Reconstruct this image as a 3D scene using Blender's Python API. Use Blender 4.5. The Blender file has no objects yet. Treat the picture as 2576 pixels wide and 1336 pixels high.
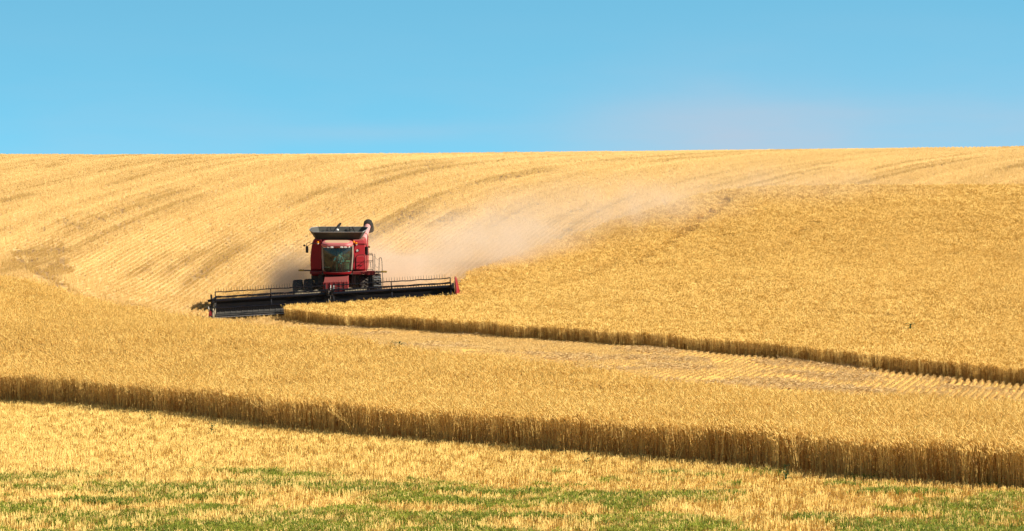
import bpy, bmesh, math, random
import numpy as np
from mathutils import Vector, Matrix, Euler

random.seed(7)
RNG = np.random.default_rng(11)
R = math.radians
SC = bpy.context.scene
COL = SC.collection

# ------------------------------------------------------------------ camera
cam = bpy.data.cameras.new("camera")
cam.lens = 120.0
cam.sensor_width = 36.0
cam.clip_start = 0.5
cam.clip_end = 6000
camo = bpy.data.objects.new("camera", cam)
camo.location = (0, 0, 4.7)
camo.rotation_euler = (R(90), 0, 0)
COL.objects.link(camo)
SC.camera = camo

# ------------------------------------------------------------------ sky and sun
SUN_AZ, SUN_EL = R(104), R(32)          # azimuth from +Y towards +X
world = bpy.data.worlds.new("World")
SC.world = world
world.use_nodes = True
wn, wl = world.node_tree.nodes, world.node_tree.links
wn.clear()
w_out = wn.new("ShaderNodeOutputWorld")
w_bg = wn.new("ShaderNodeBackground")
w_bg.inputs[1].default_value = 0.098
w_sky = wn.new("ShaderNodeTexSky")
w_sky.sky_type = 'NISHITA'
w_sky.sun_disc = False
w_sky.sun_elevation = SUN_EL
w_sky.sun_rotation = SUN_AZ
w_sky.altitude = 600
w_sky.air_density = 1.0
w_sky.dust_density = 0.15
w_sky.ozone_density = 2.6
# clear dry air: the pale band at the horizon is thinner than in the model's default atmosphere
w_tc = wn.new("ShaderNodeTexCoord")
w_sep = wn.new("ShaderNodeSeparateXYZ")
w_mul = wn.new("ShaderNodeMath"); w_mul.operation = 'MULTIPLY_ADD'
w_mul.inputs[1].default_value = 2.8; w_mul.inputs[2].default_value = 0.27
w_comb = wn.new("ShaderNodeCombineXYZ")
w_nrm = wn.new("ShaderNodeVectorMath"); w_nrm.operation = 'NORMALIZE'
wl.new(w_tc.outputs['Generated'], w_sep.inputs[0])
wl.new(w_sep.outputs[0], w_comb.inputs[0]); wl.new(w_sep.outputs[1], w_comb.inputs[1])
wl.new(w_sep.outputs[2], w_mul.inputs[0]); wl.new(w_mul.outputs[0], w_comb.inputs[2])
wl.new(w_comb.outputs[0], w_nrm.inputs[0]); wl.new(w_nrm.outputs[0], w_sky.inputs[0])
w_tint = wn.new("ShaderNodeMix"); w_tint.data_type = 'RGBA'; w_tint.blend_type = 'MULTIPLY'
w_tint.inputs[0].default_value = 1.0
# low sky clean cyan; dull warm tint added overhead, out of view, to warm shade
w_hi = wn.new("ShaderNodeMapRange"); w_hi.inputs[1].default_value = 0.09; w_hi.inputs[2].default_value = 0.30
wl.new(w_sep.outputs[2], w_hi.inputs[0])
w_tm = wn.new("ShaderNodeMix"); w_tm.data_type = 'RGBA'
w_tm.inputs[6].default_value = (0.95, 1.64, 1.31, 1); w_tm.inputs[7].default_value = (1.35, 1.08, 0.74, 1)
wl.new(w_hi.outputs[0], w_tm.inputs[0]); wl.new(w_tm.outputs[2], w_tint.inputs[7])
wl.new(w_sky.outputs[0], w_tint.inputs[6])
# thin high veil, a little of it low on the right
w_map = wn.new("ShaderNodeMapping"); w_map.inputs['Scale'].default_value = (5, 5, 26)
w_map.inputs['Location'].default_value = (3.1, 0, 1.7)
w_noi = wn.new("ShaderNodeTexNoise"); w_noi.inputs['Scale'].default_value = 1.6
w_noi.inputs['Detail'].default_value = 5; w_noi.inputs['Roughness'].default_value = 0.5
wl.new(w_tc.outputs['Generated'], w_map.inputs[0]); wl.new(w_map.outputs[0], w_noi.inputs[0])
w_rmp = wn.new("ShaderNodeMapRange"); w_rmp.inputs[1].default_value = 0.45; w_rmp.inputs[2].default_value = 0.8
w_rmp.inputs[3].default_value = 0.0; w_rmp.inputs[4].default_value = 0.35
wl.new(w_noi.outputs[0], w_rmp.inputs[0])
w_low = wn.new("ShaderNodeMapRange"); w_low.inputs[1].default_value = 0.075; w_low.inputs[2].default_value = 0.03
wl.new(w_sep.outputs[2], w_low.inputs[0])
w_vm = wn.new("ShaderNodeMath"); w_vm.operation = 'MULTIPLY'
wl.new(w_rmp.outputs[0], w_vm.inputs[0]); wl.new(w_low.outputs[0], w_vm.inputs[1])
# two faint drifts of dust that the wind has carried over the crest, low on the right
w_prev = w_vm.outputs[0]
for (cx, cz, sx, sz, amp) in ((0.066, 0.036, 0.030, 0.010, 0.85), (0.139, 0.036, 0.022, 0.009, 0.55), (0.095, 0.045, 0.050, 0.016, 0.35), (-0.035, 0.0385, 0.025, 0.002, 0.30)):
    w_s = wn.new("ShaderNodeVectorMath"); w_s.operation = 'SUBTRACT'; w_s.inputs[1].default_value = (cx, 0.99, cz); wl.new(w_tc.outputs['Generated'], w_s.inputs[0])
    w_d = wn.new("ShaderNodeVectorMath"); w_d.operation = 'MULTIPLY'; w_d.inputs[1].default_value = (1/sx, 2.0, 1/sz); wl.new(w_s.outputs[0], w_d.inputs[0])
    w_q = wn.new("ShaderNodeVectorMath"); w_q.operation = 'DOT_PRODUCT'; wl.new(w_d.outputs[0], w_q.inputs[0]); wl.new(w_d.outputs[0], w_q.inputs[1])
    w_e = wn.new("ShaderNodeMath"); w_e.operation = 'MULTIPLY'; w_e.inputs[1].default_value = -0.5; wl.new(w_q.outputs['Value'], w_e.inputs[0])
    w_p = wn.new("ShaderNodeMath"); w_p.operation = 'POWER'; w_p.inputs[0].default_value = math.e; wl.new(w_e.outputs[0], w_p.inputs[1])
    w_k = wn.new("ShaderNodeMath"); w_k.operation = 'MULTIPLY'; wl.new(w_p.outputs[0], w_k.inputs[0]); wl.new(w_noi.outputs[0], w_k.inputs[1])
    w_a = wn.new("ShaderNodeMath"); w_a.operation = 'MULTIPLY_ADD'; w_a.inputs[1].default_value = amp; w_a.use_clamp = True
    wl.new(w_k.outputs[0], w_a.inputs[0]); wl.new(w_prev, w_a.inputs[2]); w_prev = w_a.outputs[0]
w_veil = wn.new("ShaderNodeMix"); w_veil.data_type = 'RGBA'
w_veil.inputs[7].default_value = (2.7, 3.15, 3.8, 1)
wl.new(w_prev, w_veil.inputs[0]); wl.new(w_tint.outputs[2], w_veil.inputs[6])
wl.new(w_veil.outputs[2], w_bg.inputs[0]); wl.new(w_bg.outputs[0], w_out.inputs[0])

sun = bpy.data.lights.new("sun", 'SUN')
sun.energy = 5.0
sun.angle = R(0.53)
sun.color = (1.0, 0.95, 0.82)
suno = bpy.data.objects.new("sun", sun)
sdir = Vector((math.sin(SUN_AZ) * math.cos(SUN_EL), math.cos(SUN_AZ) * math.cos(SUN_EL), math.sin(SUN_EL)))
suno.rotation_euler = sdir.to_track_quat('Z', 'Y').to_euler()
suno.location = (60, -20, 60)
COL.objects.link(suno)

SC.view_settings.view_transform = 'Standard'
SC.view_settings.look = 'None'
SC.view_settings.exposure = 0.95
SC.view_settings.gamma = 1.0
SC.render.engine = 'CYCLES'
SC.cycles.use_denoising = True
SC.cycles.denoiser = 'OPENIMAGEDENOISE'
SC.cycles.denoising_input_passes = 'RGB_ALBEDO_NORMAL'
SC.cycles.max_bounces = 7
SC.cycles.diffuse_bounces = 4
SC.cycles.glossy_bounces = 3
SC.cycles.transmission_bounces = 4
SC.cycles.transparent_max_bounces = 12
SC.cycles.volume_bounces = 3
SC.cycles.volume_step_rate = 0.12
SC.cycles.volume_max_steps = 256
SC.cycles.caustics_reflective = False
SC.cycles.caustics_refractive = False
SC.render.film_transparent = False

# ------------------------------------------------------------------ terrain heights
FPX = 8587.0                              # focal length in photo units (frame 2576 wide)
def PZ(px, d, z): return ((px - 1288) / FPX * d, d, z)
CP = [(x, y, 0.0) for x in (-70, -35, 0, 35, 70) for y in (-30, 10, 40, 58)]
for q in [(-1200,100,.2),(0,119,.05),(640,100,0),(1288,86,0),(1950,76.6,0),(2576,71,0),(3600,71,0),
          (-1200,150,3.3),(0,150,3.24),(400,140,1.75),(400,165,2.0),(400,178,2.0),(540,150,1.55),(540,160,1.6),(540,172,1.62),(250,165,2.9),(700,128,1.3),(1288,112,.6),(1943,100,.0),(2576,94,-.05),(3600,94,-.1),
          (740,178,1.80),(1000,163,1.6),(1288,150,1.43),(1800,138,1.08),(2576,125,.27),(3600,122,.2),
          (-1200,165,3.7),(250,188,3.2),(0,165,3.5),(0,190,4.3),(0,220,8.2),(0,255,11.4),(0,290,13.9),(0,320,14.7),(0,360,14.3),
          (-1200,220,8.5),(-1200,290,14.2),(-1200,340,14.8),
          (1700,177,3.4),(1700,225,8.0),(1700,270,13.0),(1700,292,14.35),(1700,320,14.8),
          (2576,180,3.5),(2576,240,9.7),(2576,288,14.5),(2576,320,15.2),(2576,380,14.0),
          (3800,180,3.8),(3800,240,10.0),(3800,290,14.9),(3800,330,15.3),
          (850,200,4.2),(850,215,6.1),(850,230,8.2),(850,250,10.8),(850,270,12.85),(850,290,14.0),(850,310,14.55),(850,345,14.3)]:
    CP.append(PZ(*q))
CP += [(-15.9,181.4,1.76),(-9.45,181.4,2.12),(-3.0,181.4,2.50),(-9.45,178.5,1.92),(-3.5,178,2.2),(-17,186,2.25),(-14,188,2.6),(-18,192,2.9),(-3,187,3.0),(-9.45,185,2.7),(-9.45,190,3.15)]
for x in (-400,-200,-70,0,70,200,400):
    for y, z in ((450,10.),(600,4.),(900,-6.)): CP.append((x, y, z))
for s in (-1, 1):
    for y, z in ((-30,0),(60,0),(110,.3),(150,2.),(200,5.5),(260,11.),(300,14.4),(340,15.)):
        CP.append((s*130, y, z)); CP.append((s*400, y, z))
CP = np.array(CP)
TS = 100.0
def _kern(r2): return 0.5 * r2 * np.log(r2 + 1e-12)
def _fit(lam=2e-4):
    p = CP[:, :2] / TS; n = len(p)
    d2 = ((p[:, None] - p[None]) ** 2).sum(-1)
    A = np.zeros((n + 3, n + 3)); A[:n, :n] = _kern(d2) + lam * np.eye(n)
    A[:n, n] = 1; A[:n, n+1:] = p; A[n, :n] = 1; A[n+1:, :n] = p.T
    b = np.zeros(n + 3); b[:n] = CP[:, 2]
    return np.linalg.solve(A, b)
TW = _fit()
def height(x, y):
    x = np.asarray(x, float); y = np.asarray(y, float); sh = x.shape
    q = np.stack([x.ravel(), y.ravel()], 1) / TS; p = CP[:, :2] / TS
    out = np.empty(len(q))
    for i in range(0, len(q), 20000):
        k = q[i:i+20000]
        d2 = ((k[:, None] - p[None]) ** 2).sum(-1)
        out[i:i+20000] = _kern(d2) @ TW[:-3] + TW[-3] + k @ TW[-2:]
    return out.reshape(sh)
def ground_point(px, py, d0, d1, lift=0.0):
    """first point, from d0 to d1 metres out, where the sight line of a photo point meets the ground (+ lift)"""
    d = np.arange(d0, d1, 0.25); x = (px - 1288) / FPX * d
    f = 4.7 - d * (py - 668) / FPX - (height(x, d) + lift)
    i = np.argmax(f < 0) if (f < 0).any() else len(d) - 1
    if i > 0 and f[i] < 0:
        t = f[i-1] / (f[i-1] - f[i]); dd = d[i-1] + t * 0.25
    else: dd = d[i]
    return ((px - 1288) / FPX * dd, dd)

# seed rows: one family of curves, straight on the left and bending right below the crest on the right
def _lin(y): return 0.125 * (y - 180) - 0.06 * np.clip(174 - y, 0, 90)
def _bend(x, y):
    h = np.clip(y - 205, 0, 85); s = 1 / (1 + np.exp(-(x + 4) / 9.0))
    return h, s
def row_u(x, y):
    h, s = _bend(x, y)
    return x - _lin(y) - 0.0034 * h * h * s
def row_x(u, y):
    x = u + _lin(y)
    for i in range(40):
        h, s = _bend(x, y); x = 0.5 * x + 0.5 * (u + _lin(y) + 0.0034 * h * h * s)
    return x
def row_dir(x, y):
    """angle of the row from the y axis"""
    h, s = _bend(x, y)
    return np.arctan((0.125 + 0.06 * (y < 174) + 0.0068 * h * s) / (1 - 0.0034 * h * h * s * (1 - s) / 9.0))

def vnoise1(t, seed):
    r = np.random.default_rng(seed).random(4096)
    i = np.floor(t).astype(int); f = t - i; f = f * f * (3 - 2 * f)
    return r[i % 4096] * (1 - f) + r[(i + 1) % 4096] * f
def vnoise2(x, y, seed):
    r = np.random.default_rng(seed).random((256, 256))
    i = np.floor(x).astype(int); j = np.floor(y).astype(int); fx = x - i; fy = y - j
    fx = fx * fx * (3 - 2 * fx); fy = fy * fy * (3 - 2 * fy)
    a = r[i % 256, j % 256]; b = r[(i+1) % 256, j % 256]; c = r[i % 256, (j+1) % 256]; d = r[(i+1) % 256, (j+1) % 256]
    return (a*(1-fx)+b*fx)*(1-fy) + (c*(1-fx)+d*fx)*fy
def fbm2(x, y, seed, n=4):
    s = 0; a = 0.5; t = 0
    for k in range(n):
        s = s + a * vnoise2(x * 2**k + 17.3*k, y * 2**k + 5.1*k, seed + k); t += a; a *= 0.5
    return s / t
def inside(poly, x, y):
    poly = np.asarray(poly); r = np.zeros(x.shape, bool)
    n = len(poly); j = n - 1
    for i in range(n):
        xi, yi = poly[i]; xj, yj = poly[j]
        c = ((yi > y) != (yj > y)) & (x < (xj - xi) * (y - yi) / (yj - yi + 1e-12) + xi)
        r ^= c; j = i
    return r

# ------------------------------------------------------------------ field outlines (on the ground)
HX, HY = -9.45, 185.0                      # combine position
front = [(-620,118),(-200,119),(0,117.5),(150,114.5),(300,109.5),(500,103),(700,97.3),(900,92.7),(1100,89),
         (1288,86),(1500,83),(1750,79.5),(2000,76.0),(2250,73.1),(2576,70.1),(3100,67.5)]
A_front = [((px - 1288) / FPX * d, d) for px, d in front]
back = [(-620,154),(-200,153),(0,151),(100,150),(250,146),(400,141),(540,136),(700,130),(900,124),(1100,118),
        (1288,113),(1500,108.5),(1700,105),(1943,101),(2196,98),(2576,94.5),(3100,91)]
A_back = [((px - 1288) / FPX * d, d) for px, d in back]
A_POLY = A_front + A_back[::-1]
C_front = [(728,178.6),(780,175.5),(860,171.5),(1000,164),(1140,157),(1288,150.5),(1500,144.5),(1800,138),(2100,132.5),(2350,128.6),(2576,125),(3100,119)]
C_front = [((px - 1288) / FPX * d, d) for px, d in C_front]
C_side = [ground_point(px, py, 181.5, 290, 0.72) for px, py in
          ((1168,700),(1190,678),(1290,640),(1400,600),(1520,560),(1650,519),(1760,487),(1850,472),(1950,466),(2150,463),(2576,461),(2900,460))]
C_POLY = C_front + [(C_side[-1][0] + 12, 180)] + C_side[::-1] + [(HX + 6.75, 182.6), (HX + 6.75, 181.9), (HX + 6.4, HY - 3.95), (HX + 0.0, HY - 3.95), (HX - 2.6, HY - 3.95)]

# ------------------------------------------------------------------ materials
def mat(name):
    m = bpy.data.materials.new(name); m.use_nodes = True
    n = m.node_tree.nodes; n.clear()
    return m, n, m.node_tree.links
def paint(name, col, rough=0.45, metal=0.0, dust=0.0, dust_col=(0.42, 0.29, 0.17), bump=0.0, scale=3.0, top_dust=0.0, spec=0.5):
    """painted or bare surface with uneven settled dust"""
    m, n, l = mat(name)
    o = n.new("ShaderNodeOutputMaterial"); b = n.new("ShaderNodeBsdfPrincipled")
    tc = n.new("ShaderNodeTexCoord")
    nz = n.new("ShaderNodeTexNoise"); nz.inputs['Scale'].default_value = scale; nz.inputs['Detail'].default_value = 6
    nz.inputs['Roughness'].default_value = 0.65
    l.new(tc.outputs['Object'], nz.inputs['Vector'])
    mr = n.new("ShaderNodeMapRange"); mr.inputs[1].default_value = 0.3; mr.inputs[2].default_value = 0.75
    mr.inputs[3].default_value = dust * 0.35; mr.inputs[4].default_value = min(1.0, dust * 1.6)
    l.new(nz.outputs[0], mr.inputs[0])
    fac = mr.outputs[0]
    if top_dust:
        ge = n.new("ShaderNodeNewGeometry"); sp = n.new("ShaderNodeSeparateXYZ"); l.new(ge.outputs['Normal'], sp.inputs[0])
        r2 = n.new("ShaderNodeMapRange"); r2.inputs[1].default_value = 0.25; r2.inputs[2].default_value = 0.9
        r2.inputs[3].default_value = 0; r2.inputs[4].default_value = top_dust; l.new(sp.outputs[2], r2.inputs[0])
        mx = n.new("ShaderNodeMath"); mx.operation = 'MAXIMUM'; l.new(fac, mx.inputs[0]); l.new(r2.outputs[0], mx.inputs[1]); fac = mx.outputs[0]
    mix = n.new("ShaderNodeMix"); mix.data_type = 'RGBA'
    mix.inputs[6].default_value = (*col, 1); mix.inputs[7].default_value = (*dust_col, 1)
    l.new(fac, mix.inputs[0]); l.new(mix.outputs[2], b.inputs['Base Color'])
    rr = n.new("ShaderNodeMapRange"); rr.inputs[3].default_value = rough; rr.inputs[4].default_value = 0.9
    l.new(fac, rr.inputs[0]); l.new(rr.outputs[0], b.inputs['Roughness'])
    b.inputs['Metallic'].default_value = metal
    b.inputs['Specular IOR Level'].default_value = spec
    if bump:
        bp = n.new("ShaderNodeBump"); bp.inputs['Strength'].default_value = bump; bp.inputs['Distance'].default_value = 0.02
        l.new(nz.outputs[0], bp.inputs['Height']); l.new(bp.outputs[0], b.inputs['Normal'])
    l.new(b.outputs[0], o.inputs[0])
    return m

def straw(name, pale, deep, trans=0.35, rough=0.6, per_clump=0.35):
    """dry plant material: colour from the clump's own tint and a slow noise along the plant"""
    m, n, l = mat(name)
    o = n.new("ShaderNodeOutputMaterial")
    at = n.new("ShaderNodeAttribute"); at.attribute_type = 'INSTANCER'; at.attribute_name = 'tint'
    pv = n.new("ShaderNodeAttribute"); pv.attribute_type = 'GEOMETRY'; pv.attribute_name = 'shade_var'
    a = n.new("ShaderNodeMath"); a.operation = 'MULTIPLY_ADD'; a.inputs[1].default_value = per_clump
    a.inputs[2].default_value = -per_clump / 2
    l.new(pv.outputs['Fac'], a.inputs[0])
    s = n.new("ShaderNodeMath"); s.operation = 'ADD'; s.use_clamp = True
    l.new(at.outputs['Fac'], s.inputs[0]); l.new(a.outputs[0], s.inputs[1])
    mix = n.new("ShaderNodeMix"); mix.data_type = 'RGBA'
    mix.inputs[6].default_value = (*deep, 1); mix.inputs[7].default_value = (*pale, 1)
    l.new(s.outputs[0], mix.inputs[0])
    d = n.new("ShaderNodeBsdfPrincipled"); d.inputs['Roughness'].default_value = rough
    d.inputs['Specular IOR Level'].default_value = 0.25
    t = n.new("ShaderNodeBsdfTranslucent")
    l.new(mix.outputs[2], d.inputs['Base Color']); l.new(mix.outputs[2], t.inputs['Color'])
    ms = n.new("ShaderNodeMixShader"); ms.inputs[0].default_value = trans
    l.new(d.outputs[0], ms.inputs[1]); l.new(t.outputs[0], ms.inputs[2]); l.new(ms.outputs[0], o.inputs[0])
    return m

M = {}
M['ear'] = straw('wheat_ear', (0.95, 0.71, 0.25), (0.70, 0.43, 0.09), 0.40, per_clump=0.7)
M['stalk'] = straw('wheat_stalk', (0.88, 0.60, 0.18), (0.34, 0.165, 0.025), 0.12, per_clump=1.5)
M['leaf'] = straw('wheat_leaf', (0.56, 0.31, 0.09), (0.24, 0.105, 0.02), 0.18, per_clump=0.8)
M['stub'] = straw('stubble_straw', (0.83, 0.585, 0.24), (0.52, 0.32, 0.095), 0.22, per_clump=0.6)
M['stub_near'] = straw('near_stubble_straw', (0.88, 0.635, 0.205), (0.56, 0.36, 0.085), 0.22, per_clump=0.9)
M['chaff'] = straw('chaff_straw', (0.86, 0.635, 0.32), (0.56, 0.34, 0.12), 0.2)
M['green'] = straw('weed_green', (0.42, 0.41, 0.05), (0.13, 0.18, 0.025), 0.45, per_clump=0.8)

# ground: dry soil under chaff, the pale chaff thrown along the seed rows
def ground_material():
    m, n, l = mat('field_soil')
    o = n.new("ShaderNodeOutputMaterial"); b = n.new("ShaderNodeBsdfPrincipled")
    b.inputs['Roughness'].default_value = 0.95; b.inputs['Specular IOR Level'].default_value = 0.1
    ru = n.new("ShaderNodeAttribute"); ru.attribute_name = 'row_u'
    tn = n.new("ShaderNodeAttribute"); tn.attribute_name = 'chaff'
    tc = n.new("ShaderNodeTexCoord")
    nz = n.new("ShaderNodeTexNoise"); nz.inputs['Scale'].default_value = 5.0; nz.inputs['Detail'].default_value = 8; nz.inputs['Roughness'].default_value = 0.7
    l.new(tc.outputs['Object'], nz.inputs['Vector'])
    nf = n.new("ShaderNodeTexNoise"); nf.inputs['Scale'].default_value = 38.0; nf.inputs['Detail'].default_value = 3
    l.new(tc.outputs['Object'], nf.inputs['Vector'])
    ad = n.new("ShaderNodeMath"); ad.operation = 'MULTIPLY_ADD'; ad.inputs[1].default_value = 1.1
    l.new(nz.outputs[0], ad.inputs[0]); l.new(tn.outputs['Fac'], ad.inputs[2])
    a2 = n.new("ShaderNodeMath"); a2.operation = 'MULTIPLY_ADD'; a2.inputs[1].default_value = 0.9
    l.new(nf.outputs[0], a2.inputs[0]); l.new(ad.outputs[0], a2.inputs[2])
    cr = n.new("ShaderNodeMapRange"); cr.inputs[1].default_value = 0.95; cr.inputs[2].default_value = 1.75
    l.new(a2.outputs[0], cr.inputs[0])
    mix = n.new("ShaderNodeMix"); mix.data_type = 'RGBA'
    mix.inputs[6].default_value = (0.26, 0.15, 0.06, 1); mix.inputs[7].default_value = (0.76, 0.48, 0.19, 1)
    l.new(cr.outputs[0], mix.inputs[0]); l.new(mix.outputs[2], b.inputs['Base Color'])
    bp = n.new("ShaderNodeBump"); bp.inputs['Strength'].default_value = 0.6; bp.inputs['Distance'].default_value = 0.03
    l.new(nf.outputs[0], bp.inputs['Height']); l.new(bp.outputs[0], b.inputs['Normal'])
    l.new(b.outputs[0], o.inputs[0])
    return m
M['soil'] = ground_material()

# ------------------------------------------------------------------ object helpers
def link(o, parent=None):
    COL.objects.link(o)
    if parent is not None: o.parent = parent
    return o
def tag(o, label=None, cat=None, group=None, kind=None):
    if label: o['label'] = label
    if cat: o['category'] = cat
    if group: o['group'] = group
    if kind: o['kind'] = kind
    return o
def empty(name, loc, rot=(0, 0, 0)):
    o = bpy.data.objects.new(name, None); o.location = loc; o.rotation_euler = rot
    o.empty_display_size = 0.3
    return link(o)

class MB:
    """collects shapes; build() links them as one mesh object"""
    def __init__(s): s.v = []; s.f = []; s.m = []
    def add(s, vs, fs, mi=0):
        b = len(s.v); s.v += [tuple(v) for v in vs]
        for f in fs: s.f.append(tuple(b + i for i in f)); s.m.append(mi)
    def box(s, c, d, rot=None, mi=0, taper=1.0):
        x, y, z = d[0]/2, d[1]/2, d[2]/2
        vs = [Vector((sx*x*(taper if sz > 0 else 1), sy*y*(taper if sz > 0 else 1), sz*z)) for sz in (-1, 1) for sx, sy in ((-1,-1),(1,-1),(1,1),(-1,1))]
        if rot: 
            mtx = Euler(rot).to_matrix(); vs = [mtx @ v for v in vs]
        s.add([v + Vector(c) for v in vs], [(3,2,1,0),(4,5,6,7),(0,1,5,4),(1,2,6,5),(2,3,7,6),(3,0,4,7)], mi)
    def span(s, a, b, mi=0):
        s.box([(a[i]+b[i])/2 for i in range(3)], [abs(b[i]-a[i]) for i in range(3)], None, mi)
    def tube(s, pts, r, n=8, mi=0, caps=True):
        pts = [Vector(p) for p in pts]; rs = r if isinstance(r, (list, tuple)) else [r]*len(pts)
        base = len(s.v); up = None
        for i, p in enumerate(pts):
            t = (pts[min(i+1, len(pts)-1)] - pts[max(i-1, 0)]).normalized()
            if up is None:
                up = t.orthogonal().normalized()
            up = (up - t * up.dot(t)).normalized(); sd = t.cross(up)
            for k in range(n):
                a = 2*math.pi*k/n; s.v.append(tuple(p + (up*math.cos(a) + sd*math.sin(a))*rs[i]))
        for i in range(len(pts)-1):
            for k in range(n):
                k2 = (k+1) % n
                s.f.append((base+i*n+k, base+i*n+k2, base+(i+1)*n+k2, base+(i+1)*n+k)); s.m.append(mi)
        if caps:
            s.f.append(tuple(base+k for k in reversed(range(n)))); s.m.append(mi)
            e = base+(len(pts)-1)*n; s.f.append(tuple(e+k for k in range(n))); s.m.append(mi)
    def prism(s, poly, axis, a, b, mi=0, poly2=None):
        """outline (two coordinates) drawn out along an axis from a to b"""
        n = len(poly); p2 = poly2 or poly
        def pt(q, w):
            return {'x': (w, q[0], q[1]), 'y': (q[0], w, q[1]), 'z': (q[0], q[1], w)}[axis]
        vs = [pt(q, a) for q in poly] + [pt(q, b) for q in p2]
        s.add(vs, [tuple(reversed(range(n))), tuple(range(n, 2*n))] + [(i, (i+1) % n, n+(i+1) % n, n+i) for i in range(n)], mi)
    def lathe_x(s, prof, n=32, c=(0, 0, 0), mi=0):
        """profile of (x, radius) turned about the x axis, closed"""
        base = len(s.v); k = len(prof)
        for i in range(n):
            a = 2*math.pi*i/n
            for x, r in prof: s.v.append((c[0]+x, c[1]+r*math.cos(a), c[2]+r*math.sin(a)))
        for i in range(n):
            j = (i+1) % n
            for q in range(k-1):
                s.f.append((base+i*k+q, base+i*k+q+1, base+j*k+q+1, base+j*k+q)); s.m.append(mi)
    def build(s, name, mats, parent=None, bevel=0.0, smooth=False, loc=None, rot=None):
        me = bpy.data.meshes.new(name); me.from_pydata(s.v, [], s.f)
        for m in (mats if isinstance(mats, (list, tuple)) else [mats]): me.materials.append(m)
        me.polygons.foreach_set('material_index', s.m)
        bm = bmesh.new(); bm.from_mesh(me); bmesh.ops.recalc_face_normals(bm, faces=bm.faces); bm.to_mesh(me); bm.free()
        if smooth:
            me.polygons.foreach_set('use_smooth', [True]*len(me.polygons))
            me.set_sharp_from_angle(angle=R(38))
        me.update()
        o = bpy.data.objects.new(name, me)
        if loc: o.location = loc
        if rot: o.rotation_euler = rot
        link(o, parent)
        if bevel:
            bv = o.modifiers.new('bevel', 'BEVEL'); bv.width = bevel; bv.segments = 2; bv.limit_method = 'ANGLE'; bv.angle_limit = R(35)
        return o

# ------------------------------------------------------------------ the ground: one sheet to the horizon
def axis_steps(segs):
    out = []
    for a, b, st in segs: out += list(np.arange(a, b, st))
    out.append(segs[-1][1]); return np.array(out)
gx = axis_steps([(-2500,-500,250),(-500,-100,25),(-100,-46,3),(-46,52,0.7),(52,100,3),(100,500,25),(500,2500,250)])
gy = axis_steps([(-800,-60,60),(-60,48,6),(48,310,0.7),(310,400,4),(400,900,25),(900,3500,200)])
def make_ground():
    X, Y = np.meshgrid(gx, gy)
    Xc = np.clip(X, -400, 400); Yc = np.clip(Y, -30, 900)
    Z = height(Xc, Yc) - 0.03 * np.clip(np.abs(X) - 400, 0, None) - 0.03 * np.clip(Y - 900, 0, None)
    near = (np.abs(X) < 60) & (Y > 40) & (Y < 320)
    Z = Z + np.where(near, (fbm2(X*0.45 + 300, Y*0.45 + 300, 5, 3) - 0.5) * 0.10, 0)
    nx, ny = len(gx), len(gy)
    v = np.stack([X.ravel(), Y.ravel(), Z.ravel()], 1)
    i = np.arange(nx*ny).reshape(ny, nx)
    f = np.stack([i[:-1,:-1].ravel(), i[:-1,1:].ravel(), i[1:,1:].ravel(), i[1:,:-1].ravel()], 1)
    me = bpy.data.meshes.new('ground')
    me.vertices.add(len(v)); me.vertices.foreach_set('co', v.ravel())
    me.loops.add(f.size); me.loops.foreach_set('vertex_index', f.ravel().astype(np.int32))
    me.polygons.add(len(f)); me.polygons.foreach_set('loop_start', np.arange(0, f.size, 4, dtype=np.int32))
    me.polygons.foreach_set('use_smooth', np.ones(len(f), bool))
    me.update(calc_edges=True)
    u = row_u(X, np.clip(Y, -100, 400))
    a = me.attributes.new('row_u', 'FLOAT', 'POINT'); a.data.foreach_set('value', u.ravel().astype(np.float32))
    a = me.attributes.new('chaff', 'FLOAT', 'POINT'); a.data.foreach_set('value', swath(X, Y).ravel().astype(np.float32))
    me.materials.append(M['soil'])
    o = bpy.data.objects.new('ground', me); link(o); tag(o, kind='structure')
    return o
def micro(x, y):
    return np.where((np.abs(x) < 60) & (y > 40) & (y < 320), (fbm2(x*0.45 + 300, y*0.45 + 300, 5, 3) - 0.5) * 0.10, 0)
def gz(x, y): return height(x, y) + micro(x, y)
PATCHES = [[ground_point(px, py, 150, 300) for px, py in q] for q in (((80,636),(150,613),(155,628),(140,640),(88,664)), ((110,680),(150,652),(160,664),(182,688),(130,706)), ((0,668),(50,650),(66,664),(40,682),(0,690)))]
def patch(x, y):
    r = np.zeros(np.shape(x), bool)
    for q in PATCHES: r |= inside(q, x, y)
    return r
TRACKS = [[ground_point(px, py, 150, 300) for px, py in q] for q in
          (((38,628),(46,650),(62,672),(100,698),(150,722),(205,744)), ((76,632),(80,655),(92,680),(125,700),(165,722)), ((148,615),(153,628),(150,640)), ((152,650),(160,668),(180,686)),
           ((330,768),(390,782),(450,795)))]
def track(x, y):
    r = np.zeros(np.shape(x))
    for q in TRACKS:
        for (ax, ay), (bx, by) in zip(q, q[1:]):
            dx, dy = bx-ax, by-ay; t = np.clip(((x-ax)*dx+(y-ay)*dy)/(dx*dx+dy*dy), 0, 1)
            d = np.hypot(x-ax-t*dx, (y-ay-t*dy)*0.45); r = np.maximum(r, np.clip((0.30-d)/0.14, 0, 1))
    return r
def in_swath(x, y):
    """the last cut strip between the two stands of wheat"""
    return (y > np.interp(x, [q[0] for q in A_back], [q[1] for q in A_back]) - 0.5) & (y < 171 - 0.35*(x+8)) & (x > -11 - 0.0*(y))
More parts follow.
